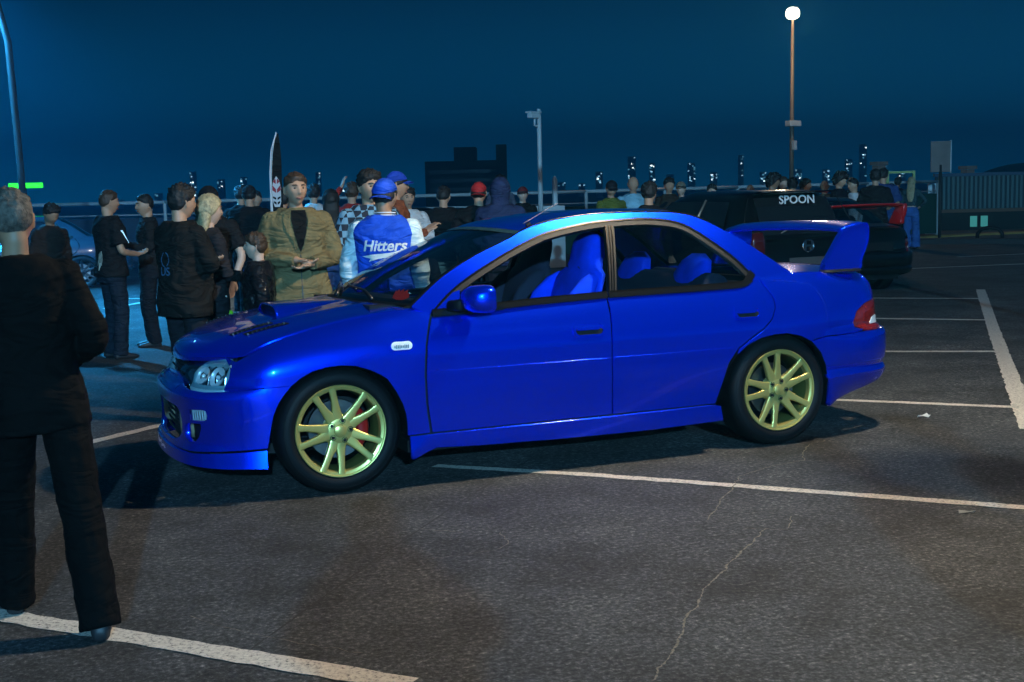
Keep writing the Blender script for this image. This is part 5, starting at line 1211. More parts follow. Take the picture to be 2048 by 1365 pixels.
person('bearded man in dark clothes beside the bald man', 8.55, 11.56, 1.70, 2.82, top=('dark_brown', (.03, .022, .016)), P=dict(R='text', L='cross'), hair='black', skin=0)
person('pale person in a peaked cap behind the hatchback roof', 8.73, 11.49, 1.64, 2.46, top=DK, style='cap', cap=('cap_sand', (.2, .17, .12)), skin=2)
person('short person whose dark hair just clears the hatchback roof', 9.63, 12.06, 1.58, 2.61, top=BLK2, hair='black', skin=2)
person('small brown-haired person behind the rear of the hatchback roof', 11.29, 13.53, 1.58, 2.58, top=DK, hair='brown', style='bald', skin=1)
person('person with thick curly hair in profile above the rear glass lettering', 10.68, 11.86, 1.72, -2.15, top=('white_tee', (.6, .62, .62)), hair='black', style='afro', skin=1)
person('fair woman between the curly hair and the lamp pole', 11.61, 12.96, 1.69, 2.91, top=('grey_top', (.2, .21, .22)), hair='brown', style='long', fem=True, skin=2)
person('dark-haired person seen from behind at the lamp pole', 11.0, 11.75, 1.65, -.59, top=DK, hair='black', skin=1)
person('woman with long black hair in a group of talkers', 11.35, 11.9, 1.64, -2.5, top=BLK2, hair='black', style='long', fem=True, skin=0)
person('tall young man looking down in the group of talkers', 11.55, 11.2, 1.71, -2.70, top=DK, P=dict(hpitch=-.15), hair='black', style='afro', skin=0)
person('shaven-headed man facing the lot beside the talkers', 11.75, 11.9, 1.61, 2.52, top=('olive_tee', (.06, .05, .03)), style='bald', skin=1)
person('man in a white collar turned to the shaven-headed man', 11.95, 11.35, 1.62, 1.47, top=('white_tee', (.6, .62, .62)), hair='black', style='crop', skin=0)
person('man in a black T-shirt with his back turned, beyond the red wing', 12.12, 11.0, 1.75, -.64, top=('tee_black', (.012, .012, .013)), P=dict(R='text', L='text', build=1.06), hair='black', skin=0, sleeve='short', loose=.02)
person('man in a navy T-shirt with his back turned, beyond the red wing', 12.62, 11.45, 1.78, -.74, top=('tee_navy', (.018, .045, .14)), P=dict(build=1.08, R='text', L='text'), hair='black', style='crop', skin=0, sleeve='short', loose=.03)
person('bald man almost hidden by the black T-shirt', 13.28, 13.23, 1.67, -.63, top=DK, style='bald', skin=1)
person('dark-haired man behind the fair woman in jeans', 18.7, 18.8, 1.66, -.84, top=('grey_blue', (.05, .09, .12)), hair='black', skin=0)
person('smiling woman in a black head scarf and dark coat', 18.75, 19.1, 1.52, 2.48, top=BLK, hair='black', style='hood', fem=True, skin=2, hem=.55, loose=.03)
person('woman with long fair hair, cropped dark top and wide blue jeans', 18.3, 17.8, 1.66, -.85, top=('top_teal', (.03, .07, .08)), legs=('wide_jeans', (.035, .11, .33)), P=dict(R='hip', L='text', flare=.05, stance=.12), hair='blond', style='long', fem=True, skin=2, hem=1.05)
# left of the car
r, J, d = person('man in a black T-shirt with a skeleton hand print holding a phone', -.48, 6.36, 1.65, -1.25, top=('tee_black', (.012, .012, .013)), legs=('dark_jeans', (.012, .018, .028)), P=dict(R='text', L='text', build=1.06, stance=.13), hair='brown', style='crop', skin=0, sleeve='short', hi=True, loose=.02)
BN = M('bone_print', (.55, .55, .45), .7); it = []
for k in range(4):
    a = flat('shirt_print', [(.02+.022*k, 1.0-.012*abs(k-1.5)), (.030+.022*k, 1.0-.012*abs(k-1.5)), (.036+.017*k, 1.10+.01*k), (.026+.017*k, 1.10+.01*k)], BN); subdiv(a, 3); it.append(a)
a = flat('shirt_print', [(.055, .93), (.07, .93), (.085, 1.01), (.04, 1.01)], BN); subdiv(a, 3); it.append(a); print_on(r, d['top'], it, -1)
person('dark-haired man in a black jacket looking left past a phone', -.02, 7.25, 1.61, 1.55, top=BLK2, P=dict(R='phone', L='phone', hyaw=.2), hair='black', style='crop', skin=0, hi=True)
person('hunched person in dark clothes at the end of the blue-lit car', -1.01, 7.64, 1.55, -2.65, top=('brown_coat', (.03, .02, .016)), P=dict(R='text', L='text', hpitch=-.3, lean=.15), hair='black', skin=1)
person('man with straps over a black shirt photographing the row', 1.56, 10.59, 1.72, -.35, top=BLK, P=dict(R='camera', L='camera'), hair='black', skin=0)
person('man in a black cap and black jacket with his back turned', 1.29, 8.49, 1.70, -.27, top=BLK, legs=DK, P=dict(R='text', L='text', build=1.1), style='cap', cap=('cap_dark', (.015, .015, .017)), skin=0, loose=.03)
person('bearded man facing forward beside the black cap', 1.76, 10.6, 1.65, 2.96, top=BLK2, hair='black', style='crop', skin=0)
person('dark-clothed person between the flag and the olive jacket', 1.45, 7.35, 1.63, -.55, top=BLK2, hair='black', skin=0)
person('person in a white T-shirt with his back turned behind the olive jacket', 2.46, 10.22, 1.71, -.23, top=WHT, hair='black', skin=0, sleeve='short')
person('woman in a pale blue blouse with dark shoulder-length hair', 1.88, 6.90, 1.61, -.24, top=('blouse', (.30, .40, .50)), legs=DEN, hair='black', style='long', fem=True, skin=2)
person('woman with long brown hair beside the pale blue blouse', 2.18, 6.40, 1.60, -.25, top=BLK2, legs=DEN, hair='brown', style='long', fem=True, skin=2)
person('person in a red shirt with raised arms', 2.53, 8.49, 1.70, -.43, top=RDT, P=dict(R='up', L='up'), hair='brown', skin=0)
# beside the camera, out of frame: they throw shadows into the lot
ph = person('photographer in dark clothes on the open side of the lot', -1.42, -7.48, 1.74, -.22, top=BLK2, P=dict(R='camera', L='camera', build=1.15), hair='black', skin=0, loose=.03)
person('onlooker in a dark coat on the open side of the lot', .73, -7.34, 1.76, -.3, top=BLK, P=dict(R='pocket', L='pocket'), hair='black', skin=0, loose=.03)
person('onlooker with crossed arms on the open side of the lot', 1.47, -7.0, 1.74, -.35, top=NAVY, P=dict(R='cross', L='cross'), hair='brown', skin=0, loose=.03)
# ------------------------------------------------------------------ other vehicles
BPAINT = M('black_paint', (.0025, .0025, .003), .3, 0, coat=.6, coat_rough=.03, spec=.2)
def recolour(o, table):
    for c in [o]+list(o.children_recursive):
        if c.type == 'MESH' and len(c.material_slots) and c.material_slots[0].material and c.material_slots[0].material.name in table:
            m_ = table[c.material_slots[0].material.name]; c.material_slots[0].link = 'OBJECT'; c.material_slots[0].material = m_
def twin(label, loc, rz, table, drop=()):
    c = copy_tree(car); c.location = loc; c.rotation_euler = (0, 0, rz); tag(c, label, 'car', 'dark cars parked behind the crowd')
    gone = [ch for ch in c.children_recursive if ch.name.split('.')[0] in drop]
    gone += [g for ch in gone for g in ch.children if g not in gone]
    for ch in gone[::-1]: bpy.data.objects.remove(ch)
    recolour(c, table); return c
DKW = M('dark_wheel', (.03, .03, .032), .35, .8)
_t = {'blue_paint': BPAINT, 'gold_wheel_paint': DKW, 'gold_barrel': DKW, 'blue_seat_fabric': SEATD, 'bright_trim': BLACK, 'plate_grey': BLACK}
_dr = ('hood_scoop', 'flame_sticker', 'sticker_badge', 'aerial_base', 'aerial', 'scoop_mouth', 'scoop_rim')
REDW = M('red_wing_paint', (.38, .008, .008), .3, coat=1)
# nose along -x in the sedan's own frame; +y heading = turn by -90 deg
c = twin('black car with a red rear wing parked right of the hatchback', (9.62, 11.1, float(gz(0, 10))), -PI/2, _t, _dr)
for ch in c.children:
    if ch.name.startswith(('wing_endplate', 'wing_blade')): ch.material_slots[0].link = 'OBJECT'; ch.material_slots[0].material = REDW; ch.scale = (1, .98, 1.02)
GLOWB = M('blue_lit_paint', (.018, .035, .055), .25, coat=1.0)  # black car; the blue lamp's light is put into its paint colour
t2 = dict(_t); t2['blue_paint'] = GLOWB
_dr2 = _dr+('wing_endplate', 'wing_blade', 'wing_foot', 'brake_light_strip')
twin('dark sedan lit blue along its windows behind the skeleton print shirt', (-2.6, 18.9, float(gz(0, 18.9))), .0, t2, _dr2)
c = twin('black sedan with red tail lamps seen through the blue car windows', (2.9, 13.4, float(gz(0, 13.2))), .05, _t, _dr2)
TLE = M('lit_tail_lamp', (.5, .01, .01), .3, emit=(1, .05, .02), estr=6)
for ch in c.children:
    if ch.name.startswith('tail_lamp'): ch.material_slots[0].link = 'OBJECT'; ch.material_slots[0].material = TLE
# black hatchback, tail towards the lot
def hatchback(x, y, rz):
    o = empty('hatchback_car', (x, y, float(gz(x, y+2))), (0, 0, rz)); tag(o, 'black hatchback with white lettering across the top of its rear glass', 'car')
    secs = []
    for yy, w, z0, z1, e in ((-.02, .60, .45, .80, 3), (.02, .78, .34, .90, 4), (.10, .845, .26, .95, 5), (.5, .875, .22, .97, 5), (1.2, .875, .20, .97, 5), (2.6, .875, .20, .96, 5), (3.3, .865, .22, .92, 5), (3.8, .80, .26, .80, 4), (3.98, .60, .32, .66, 3)):
        secs.append(((0, yy, (z0+z1)/2), (w, 0, 0), (0, 0, (z1-z0)/2), e))
    MB().loft(secs, 40).build('body', BPAINT, o, angle=50)
    cs = []
    for z, w, ya, yb in ((.90, .80, .06, 3.15), (1.0, .775, .10, 2.95), (1.2, .70, .20, 2.45), (1.36, .625, .30, 2.05), (1.44, .56, .36, 1.85), (1.475, .46, .48, 1.70), (1.485, .2, .7, 1.5)):
        cs.append(((0, (ya+yb)/2, z), (w, 0, 0), (0, (yb-ya)/2, 0), 6))
    cab = MB().loft(cs, 56).build('cabin', BPAINT, o, angle=40)
    g = M('hatch_glass', (.008, .010, .012), .05, 0, spec=.6)
    def yb_(z): return float(np.interp(z, [.9, 1.0, 1.2, 1.36, 1.44], [.06, .10, .20, .30, .36]))-.004
    rg_ = MB().add([(x_, yb_(z), z) for z in (.98, 1.1, 1.2, 1.3, 1.40) for x_ in (-.56+.12*(z-.98), .56-.12*(z-.98))], [(2*i, 2*i+1, 2*i+3, 2*i+2) for i in range(4)]).build('rear_glass', g, o)
    t = text_mesh('glass_lettering', 'SPOON', .15, M('white_vinyl', (.55, .58, .58), .5), rg_, .0006, shear=.3, bold=.003); t.location = (.06, yb_(1.365)-.012, 1.368); t.rotation_euler = (PI/2-.5, 0, 0)
    MB().tube([(-.30, yb_(1.0)-.02, 1.0), (-.1, yb_(1.06)-.03, 1.075), (.12, yb_(1.08)-.03, 1.09), (.30, yb_(1.02)-.02, 1.02)], .008, 6).build('rear_wiper', M('wiper_grey', (.12, .11, .10), .4), o, smooth=True)
    bd = MB().box((-.055, -.035, .80), (-.03, -.02, .90)).box((.03, -.035, .80), (.055, -.02, .90)).box((-.03, -.034, .84), (.03, -.021, .862)).tube([(.075*math.cos(a), -.028, .85+.068*math.sin(a)) for a in np.linspace(0, 2*PI, 25)], .007, 6, cap=False).build('rear_badge', CHROME, o)
    for s in (-1, 1):
        def ws_(z): return float(np.interp(z, [.9, 1.0, 1.2, 1.36, 1.44], [.80, .775, .70, .625, .56]))+.004
        for a, b, c_, d_ in ((.55, 1.15, .62, 1.10), (1.24, 2.20, 1.20, 1.90), (2.28, 2.75, 1.98, 2.06)):
            MB().add([(s*ws_(z), a+(c_-a)*k, z) for z, k in ((.99, 0), (1.2, .5), (1.36, 1))]+[(s*ws_(z), b+(d_-b)*k, z) for z, k in ((.99, 0), (1.2, .5), (1.36, 1))], [(0, 3, 4, 1), (1, 4, 5, 2)]).build('side_glass', g, o)
        MB().tube([(s*ws_(.99), 1.19, .99), (s*ws_(1.2), 1.17, 1.2), (s*ws_(1.38), 1.14, 1.38)], .016, 6).build('pillar_trim', M('pillar_trim_grey', (.20, .18, .15), .3, .5), o, smooth=True)
        MB().tube([(s*(ws_(1.3)-.04), .27, 1.40), (s*(ws_(1.2)+.005), .20, 1.20), (s*(ws_(1.0)+.01), .1, 1.0)], .006, 6).build('gutter', BLACK, o, smooth=True)
        MB().loft([((s*.66, .03, zz), (.10*k, 0, 0), (0, .05, 0), 3) for zz, k in ((.70, .8), (.78, 1.), (.92, 1.), (1.02, .6))], 16).build('tail_lamp', M('smoked_red', (.05, .004, .004), .15, coat=1), o, smooth=True)
        for yy in (.75, 3.2):
            w = empty('wheel', (s*.80, yy, .31), (0, 0, PI/2 if s > 0 else -PI/2), o)
            MB().lathe([(.20, -.06), (.27, -.075), (.305, -.05), (.31, 0), (.31, .10), (.28, .12), (.2, .12)], 'y', (0, 0, 0), 40).build('tyre', RUBBER, w, angle=50)
            MB().lathe([(0, -.05), (.05, -.055), (.19, -.045), (.205, -.06), (.205, .1)], 'y', (0, 0, 0), 32).build('rim', DKW, w, angle=40)
        MB().box((s*.60-.07*1, -.03, .36), (s*.60+.07, -.02, .40)).build('rear_reflector', REDL, o)
    MB().box((-.26, -.035, .60), (.26, -.022, .72)).build('number_plate', M('plate_dark', (.05, .05, .05), .5), o)
    MB().loft([((x_, .27, 1.455), (0, .10, -.01), (0, 0, .012), 2.5) for x_ in (-.50, -.2, .2, .50)], 14).build('roof_spoiler', BPAINT, o, smooth=True)
hatchback(7.08, 5.6, .045)
# ------------------------------------------------------------------ small things in hands and on the ground
PET = glass_mat('clear_plastic', (.75, .9, .95), .06)
zb = float(gz(.05, 2.9)); bt = empty('water_bottle', (.16, 2.55, .70)); tag(bt, 'clear plastic water bottle with a blue cap held beside the boy', 'bottle')
MB().lathe([(0, 0), (.030, 0), (.032, .01), (.032, .06), (.029, .075), (.032, .09), (.032, .15), (.022, .185), (.013, .20), (.013, .215)], 'z', (0, 0, 0), 20).build('bottle_body', PET, bt, smooth=True)
MB().lathe([(.0155, .205), (.0155, .225), (0, .226)], 'z', (0, 0, 0), 16).build('bottle_cap', M('blue_cap_plastic', (.01, .10, .55), .4), bt, angle=40)
kr = empty('plush_keyring', (-.02, 2.25, .62)); tag(kr, 'bright green plush keyring hanging by the fair-haired woman', 'keyring')
m = MB().sphere((0, 0, 0), (.035, .03, .05), 8).sphere((.012, 0, -.06), (.03, .026, .035), 8).sphere((-.03, 0, -.02), (.018, .018, .018), 6).sphere((.036, 0, .01), (.016, .016, .018), 6)
o = link('plush', remesh(m, 'plush', .006, 2), kr, M('lime_plush', (.22, .62, .02), .8)); MB().tube([(0, 0, .03), (-.01, 0, .09), (-.02, -.01, .15)], .008, 6).build('strap', M('pale_strap', (.5, .45, .4), .7), kr, smooth=True)
def paper_bag(name, label, loc, rz, w, d, h, mat):
    o = empty(name, loc, (0, 0, rz)); tag(o, label, 'bag')
    MB().loft([((0, 0, 0), (w, 0, 0), (0, d, 0), 8), ((0, 0, h*.6), (w*.98, 0, 0), (0, d*.9, 0), 7), ((0, 0, h), (w*.9, 0, 0), (0, d*.45, 0), 5)], 24).build('bag_body', mat, o, angle=40)
    for s in (-1, 1): MB().tube([(-w*.4, s*d*.3, h), (-w*.3, s*d*.3, h+.09), (w*.3, s*d*.3, h+.09), (w*.4, s*d*.3, h)], .006, 6).build('bag_handle', mat, o, smooth=True)
paper_bag('paper_bag', 'glossy red paper bag hanging from an arm', (5.80, 10.62, .56), .3, .17, .09, .34, M('red_paper', (.42, .04, .05), .35, coat=.3))
paper_bag('waist_bag', 'small orange bag between the beige trousers and the red cap', (3.27, 6.45, .60), -.4, .12, .05, .22, M('orange_nylon', (.62, .12, .02), .6))
for q, lb in (((-.36, 6.15), 'bright phone held by the skeleton print shirt'), ((-.32, 7.3), 'phone held up by the man looking left')):
    o = empty('phone', (q[0], q[1], 1.09), (.5, 0, -1.0)); tag(o, lb, 'phone'); MB().box((-.036, -.004, -.075), (.036, .004, .075), .003).build('phone_case', BLACK, o)
    MB().box((-.033, -.0055, -.07), (.033, -.0045, .07)).build('phone_screen', M('lit_screen', (.3, .5, .7), .3, emit=(.4, .75, 1), estr=1.2), o)
LIT = M('litter_white', (.6, .58, .52), .8)
for k, (x, y, pts) in enumerate([(3.80, -.45, [(-.05, 0), (.0, .012), (.05, .03), (.055, .015), (.01, -.005), (.03, -.03), (.01, -.035), (-.01, -.01), (-.05, -.012)]), (2.39, -2.47, [(-.035, .01), (.02, -.012), (.035, -.018), (.03, -.008), (.0, .006), (-.03, .018)])]):
    a = MB().add([(p[0], p[1], .006+.006*((i*7) % 3)) for i, p in enumerate(pts)]+[(p[0], p[1], .004+.006*((i*7) % 3)) for i, p in enumerate(pts)], [tuple(range(len(pts))), tuple(range(2*len(pts)-1, len(pts)-1, -1))]+[(i, (i+1) % len(pts), len(pts)+(i+1) % len(pts), len(pts)+i) for i in range(len(pts))]).build('litter', LIT)
    a.location = (x, y, float(gz(x, y))); tag(a, ('crumpled white scrap on the asphalt behind the rear bumper', 'thin pale scrap by the long painted bay line')[k], 'litter')
# ------------------------------------------------------------------ feather flag
fz = float(gz(1.27, 7.1)); fl = empty('feather_flag', (1.27, 7.1, fz), (0, 0, -.62)); tag(fl, 'black feather flag with a red and white crest beside the olive jacket', 'flag')
MB().tube([(.0, 0, 0), (.0, 0, 1.2), (.005, 0, 1.8), (.03, 0, 2.05), (.095, 0, 2.24)], [.013, .012, .010, .008, .006], 8).build('pole', M('flag_pole_white', (.6, .62, .62), .4), fl, smooth=True)
MB().box((-.18, -.18, 0), (.18, .18, .03), .008).build('base_plate', BLACK, fl)
out = [(.012, .55), (.013, 1.2), (.017, 1.75), (.035, 2.0), (.065, 2.14), (.10, 2.23), (.118, 2.22), (.128, 2.12), (.138, 1.9), (.142, 1.5), (.140, .62), (.10, .54)]
def fmap(a, b): return np.stack([a, .012*np.sin(b*7)*(a/.14), b], -1)
FB = cloth('flag_black', (.014, .013, .013)); fs_ = panel('flag_sheet', [out], fmap, FB, fl, h=.03, gap=0, flange=.003)
def fmark(name, poly, mat, k=.002): return panel(name, [poly], lambda a, b: fmap(a, b), mat, fs_, h=.012, gap=0, flange=0, off=k)
CW = M('flag_white', (.62, .60, .60), .7); CR = M('flag_red', (.36, .03, .04), .7)
cx_, cz_ = .075, 1.60
fmark('crest', [(cx_, cz_+.17), (cx_-.035, cz_+.12), (cx_-.052, cz_+.05), (cx_-.05, cz_-.10), (cx_-.03, cz_-.16), (cx_+.03, cz_-.16), (cx_+.05, cz_-.10), (cx_+.052, cz_+.05), (cx_+.035, cz_+.12)], CW)
for s in (-1, 1):
    fmark('crest_stripe', [(cx_+s*.006, cz_+.03), (cx_+s*.049, cz_+.075), (cx_+s*.051, cz_+.02), (cx_+s*.006, cz_-.01)][::s], CR, .0035)
    fmark('crest_stripe', [(cx_+s*.006, cz_+.085), (cx_+s*.040, cz_+.108), (cx_+s*.014, cz_+.145), (cx_+s*.006, cz_+.13)][::s], CR, .0035)
    fmark('crest_bar', [(cx_+s*.008, cz_-.06), (cx_+s*.046, cz_-.045), (cx_+s*.046, cz_-.065), (cx_+s*.008, cz_-.085)][::s], FB, .0035)
    fmark('crest_bar', [(cx_+s*.006, cz_-.11), (cx_+s*.040, cz_-.095), (cx_+s*.036, cz_-.12), (cx_+s*.006, cz_-.135)][::s], FB, .0035)
for dx, tx, zz in ((.045, 'BRASIL', 1.10), (.098, '#BRASIL', 1.12)):
    t = text_mesh('flag_lettering', tx, .062, CW, fs_, .0005, bold=.001); t.location = (dx, -.012, zz); t.rotation_euler = (PI/2, -PI/2, 0)
fmark('flag_hem', [(.013, .60), (.019, .60), (.024, 1.75), (.042, 2.0), (.072, 2.14), (.104, 2.225), (.10, 2.232), (.065, 2.143), (.035, 2.003), (.017, 1.75)], CW, .003)
# ------------------------------------------------------------------ fence along the back of the lot
FP = [(-14, 29.5), (-2.66, 25.99), (9.39, 21.23), (21.33, 20.85+2.6), (24.2, 24.0)]
fe = empty('guard_fence', (0, 0, 0)); tag(fe, 'long guard fence with pale top rail and dark panels behind the crowd', 'fence')
RAIL = M('rail_grey', (.42, .46, .46), .45); PAN = [M('panel_dark_blue', (.012, .03, .055), .6), M('panel_green', (.015, .05, .035), .6), M('panel_blue', (.012, .07, .30), .6)]
pos = []
for a, b in zip(FP[:-1], FP[1:]):
    a, b = Vector(a), Vector(b); n = max(1, round((b-a).length/2.4))
    pos += [a.lerp(b, i/n) for i in range(n)]
pos.append(Vector(FP[-1]))
for i, q in enumerate(pos):
    z = float(gz(q.x, q.y)); MB().box((q.x-.035, q.y-.035, z), (q.x+.035, q.y+.035, 1.27), .006).build('post', RAIL, fe)
    if i+1 < len(pos):
        r = pos[i+1]; z2 = float(gz(r.x, r.y)); k = 2 if 5.5 < q.x < 7.9 else (1 if q.x > 7.9 else 0)
        MB().tube([(q.x, q.y, 1.30), (r.x, r.y, 1.30)], .04, 10).build('top_rail', RAIL, fe, smooth=True)
        MB().tube([(q.x, q.y, 1.02), (r.x, r.y, 1.02)], .018, 8).build('mid_rail', RAIL, fe, smooth=True)
        nn = (r-q).orthogonal().normalized()*.012
        MB().add([(q.x-nn.x, q.y-nn.y, z+.05), (r.x-nn.x, r.y-nn.y, z2+.05), (r.x-nn.x, r.y-nn.y, .95), (q.x-nn.x, q.y-nn.y, .95), (q.x+nn.x, q.y+nn.y, z+.05), (r.x+nn.x, r.y+nn.y, z2+.05), (r.x+nn.x, r.y+nn.y, .95), (q.x+nn.x, q.y+nn.y, .95)],
                 [(0, 1, 2, 3), (7, 6, 5, 4), (0, 4, 5, 1), (3, 2, 6, 7), (0, 3, 7, 4), (1, 5, 6, 2)]).build('panel', PAN[k], fe)
# camera pole on a white plinth
PW = M('pole_white', (.55, .60, .60), .45)
z = float(gz(8.8, 17.4)); cc = empty('camera_pole', (8.72, 17.25, z)); tag(cc, 'pale pole with a surveillance camera on a bracket at its top', 'camera pole')
MB().tube([(0, 0, 0), (0, 0, 2.4-z), (.0, 0, 2.99-z)], [.055, .045, .04], 12).build('pole', PW, cc, smooth=True)
MB().box((-.30, -.06, 2.80-z), (-.03, .06, 2.92-z), .02).box((-.34, -.075, 2.90-z), (-.0, .075, 2.935-z), .008).build('camera_housing', PW, cc).rotation_euler = (0, .0, .5)
MB().tube([(-.12, -.07, 2.80-z), (-.12, -.05, 2.68-z), (-.02, 0, 2.62-z)], .022, 8).build('bracket', PW, cc, smooth=True)
pl = MB().box((8.35, 17.35, z), (9.3, 17.75, 1.06), .02).build('white_plinth', PW); tag(pl, 'low white plinth below the surveillance camera', 'plinth')
po = empty('white_post', (9.45, 18.2, z)); tag(po, 'slim white post standing right of the camera pole', 'post'); MB().loft([((0, 0, 0), (.05, 0, 0), (0, .05, 0), 4), ((0, 0, 1.58-z), (.05, 0, 0), (0, .05, 0), 4), ((0, 0, 1.66-z), (.02, 0, 0), (0, .02, 0), 3)], 16).build('post_body', PW, po, angle=40); MB().box((-.09, -.09, 0), (.09, .09, .03)).build('foot', PW, po)
# green neon bar
nb_ = empty('neon_bar', (-.79, 25.6, 1.30)); tag(nb_, 'glowing green sign bar above the fence beside the grey hair', 'sign')
MB().box((-.38, -.03, .40), (.38, .03, .52), .02).build('light_bar', M('green_glow', (.1, .9, .05), .4, emit=(.02, 1, .0), estr=1.6), nb_); MB().tube([(0, 0, 0), (0, 0, .4)], .02, 8).build('stem', BLACK, nb_)
# sign board on a post
z = float(gz(21.5, 20.6)); sg = empty('sign_board', (21.5, 20.65, z), (0, 0, -.55)); tag(sg, 'blank brown-grey sign board on a dark post', 'sign')
MB().tube([(0, 0, 0), (0, 0, 1.75-z)], .045, 10).build('post', M('dark_post', (.02, .02, .02), .6), sg, smooth=True)
bd = MB().box((-.25, -.03, 1.56-z), (.25, .03, 2.36-z), .008).build('board', M('board_brown', (.22, .17, .15), .7, noise=(3, .15, 4)), sg); MB().box((.245, -.04, 1.54-z), (.268, .035, 2.38-z)).build('edge_strip', PW, bd)
# white totem with a red ring
z = float(gz(24.5, 24.6)); tt = empty('totem', (24.46, 24.55, z), (0, 0, -.6)); tag(tt, 'white upright totem with a red ring near the sign board', 'totem')
MB().box((-.12, -.05, 0), (.12, .05, 1.50), .012).build('slab', M('totem_white', (.6, .68, .68), .4), tt); MB().tube([(.07*math.cos(a), -.056, .80+.12*math.sin(a)) for a in np.linspace(0, 2*PI, 25)], .012, 6, cap=False).build('ring_mark', M('ring_red', (.35, .03, .04), .5), tt); MB().box((-.18, -.12, -.02), (.18, .12, .02)).build('foot', PW, tt)
# yellow-green frame
z = float(gz(19.3, 19.5)); yf = empty('metal_frame', (19.33, 19.5, z), (0, 0, -.40)); tag(yf, 'yellow-green tubular frame behind the woman in wide jeans', 'frame'); YG = M('yellow_green_paint', (.34, .45, .14), .5)
for s in (-1, 1): MB().box((s*.32-.03, -.03, 0), (s*.32+.03, .03, 1.83)).build('upright', YG, yf)
MB().box((-.29, -.03, 1.77), (.29, .03, 1.826)).build('cross_bar', YG, yf); MB().box((-.29, -.02, 1.20), (.29, .02, 1.24)).build('cross_bar', YG, yf)
# corrugated parapet, its wall and kerb at the right
z = float(gz(28, 26)); cp = empty('corrugated_parapet', (26.3, 26.45, z), (0, 0, -.36)); tag(cp, 'ribbed metal parapet on a dark wall with two lit panels', 'parapet')
RIB = M('rib_teal', (.10, .17, .17), .5, .3)
MB().box((-.1, .10, .66), (6.5, .14, 1.72)).build('backing', M('rib_dark', (.02, .04, .05), .6), cp); MB().box((-.15, .0, 1.70), (6.5, .16, 1.80)).build('capping', M('cap_blue_grey', (.05, .09, .14), .5), cp); MB().box((-.15, -.04, .56), (6.5, .14, .66)).build('sill', M('sill_rust', (.16, .09, .06), .8), cp)
rb_ = MB().box((0, .05, .67), (.07, .099, 1.695), .006).build('rib', RIB, cp)
for i in range(1, 44):
    o = rb_.copy(); COL.objects.link(o); o.location.x = .145*i
MB().box((-.15, .0, 0), (6.5, .10, .56)).build('lower_wall', M('lower_wall', (.015, .017, .016), .8), cp)
for x0 in (1.0, 1.34): MB().box((x0, -.015, .10), (x0+.22, -.003, .44)).build('lit_panel', M('lit_panel_teal', (.1, .3, .25), .5, emit=(.08, .45, .38), estr=.35), cp)
yb = MB().box((22.2, 22.3, float(gz(22, 22.5))), (34, 22.9, float(gz(22, 22.5))+.05)).build('yellow_kerb', M('yellow_kerb', (.30, .19, .05), .8, noise=(2, .3, 4))); yb.rotation_euler = (0, 0, 0); tag(yb, kind='structure')
kb = MB().loft([((19.9, 19.6, -.20), (.12, .08, 0), (0, 0, .13), 4), ((21.4, 17.9, -.2), (.12, .08, 0), (0, 0, .13), 4), ((23.5, 15.6, -.2), (.12, .08, 0), (0, 0, .13), 4)], 16).build('kerb', M('kerb_dark', (.03, .03, .03), .8)); tag(kb, kind='structure')
for k, (x, y) in enumerate(((21.6, 18.9), (22.9, 17.4))):
    z = float(gz(x, y)); hp_ = empty('hoop_barrier', (x, y, z), (0, 0, -.8)); tag(hp_, ('low black hoop barrier on the kerb island below the sign board', 'low black hoop barrier at the outer end of the kerb island')[k], 'barrier')
    MB().tube([(-.30, 0, 0), (-.29, 0, .22), (-.2, 0, .33), (.0, 0, .37), (.2, 0, .33), (.29, 0, .22), (.30, 0, 0)], .05, 10).build('hoop', BLACK, hp_, smooth=True)
    for s in (-1, 1): MB().lathe([(0, 0), (.09, 0), (.09, .02), (.05, .03)], 'z', (s*.30, 0, 0), 14).build('foot_plate', BLACK, hp_)
for k, (dx, h) in enumerate(((0, 2.05), (2.1, 1.75))):
    z = -.35; q = empty('concrete_pillar', (37.0+dx*1.6, 43.5-dx, -.5)); tag(q, ('tall beige concrete pillar beyond the yellow-green frame', 'shorter beige concrete pillar next to the tall one')[k], 'pillar')
    MB().box((-.22, -.22, 0), (.22, .22, h+.45), .02).build('shaft', M('beige_concrete', (.30, .22, .18), .8), q); MB().box((-.30, -.30, h+.46), (.30, .30, h+.62), .02).build('cap_stone', M('beige_concrete', (.3, .22, .18)), q)
# ------------------------------------------------------------------ the town beyond
rnd = random.Random(11)
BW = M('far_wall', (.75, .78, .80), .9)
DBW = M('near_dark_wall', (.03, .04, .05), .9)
def building(name, label, x, y, w, d, h, rz, blocks=(), z0=-9):
    o = empty(name, (x, y, z0), (0, 0, rz)); tag(o, label, 'building', 'hazy tower blocks on the skyline' if name == 'far_building' else None)
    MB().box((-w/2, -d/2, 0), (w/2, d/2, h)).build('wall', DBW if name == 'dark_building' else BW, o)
    for (x0, x1, h0, h1) in blocks: MB().box((x0, -d/2+.6, h0+.02), (x1, d/2-.6, h1)).build('roof_block', DBW, o)
    return o
bb = building('dark_building', 'dark flat-roofed building with a stair tower behind the fence', 85.2, 235, 15.6, 12, 15.4, -.38, ((-2.2, 2.0, 15.4, 18.0),))
MB().box((5.9, -6.4, .0), (7.9, 5.0, 18.3)).build('stair_tower', M('tower_wall', (.012, .018, .026), .9), bb)
for k in range(3):
    MB().box((-7.0, -6.06, 9.6+1.7*k), (4.8, -6.01, 10.3+1.7*k)).build('window_band', M('dull_band', (.03, .06, .08), .3), bb)
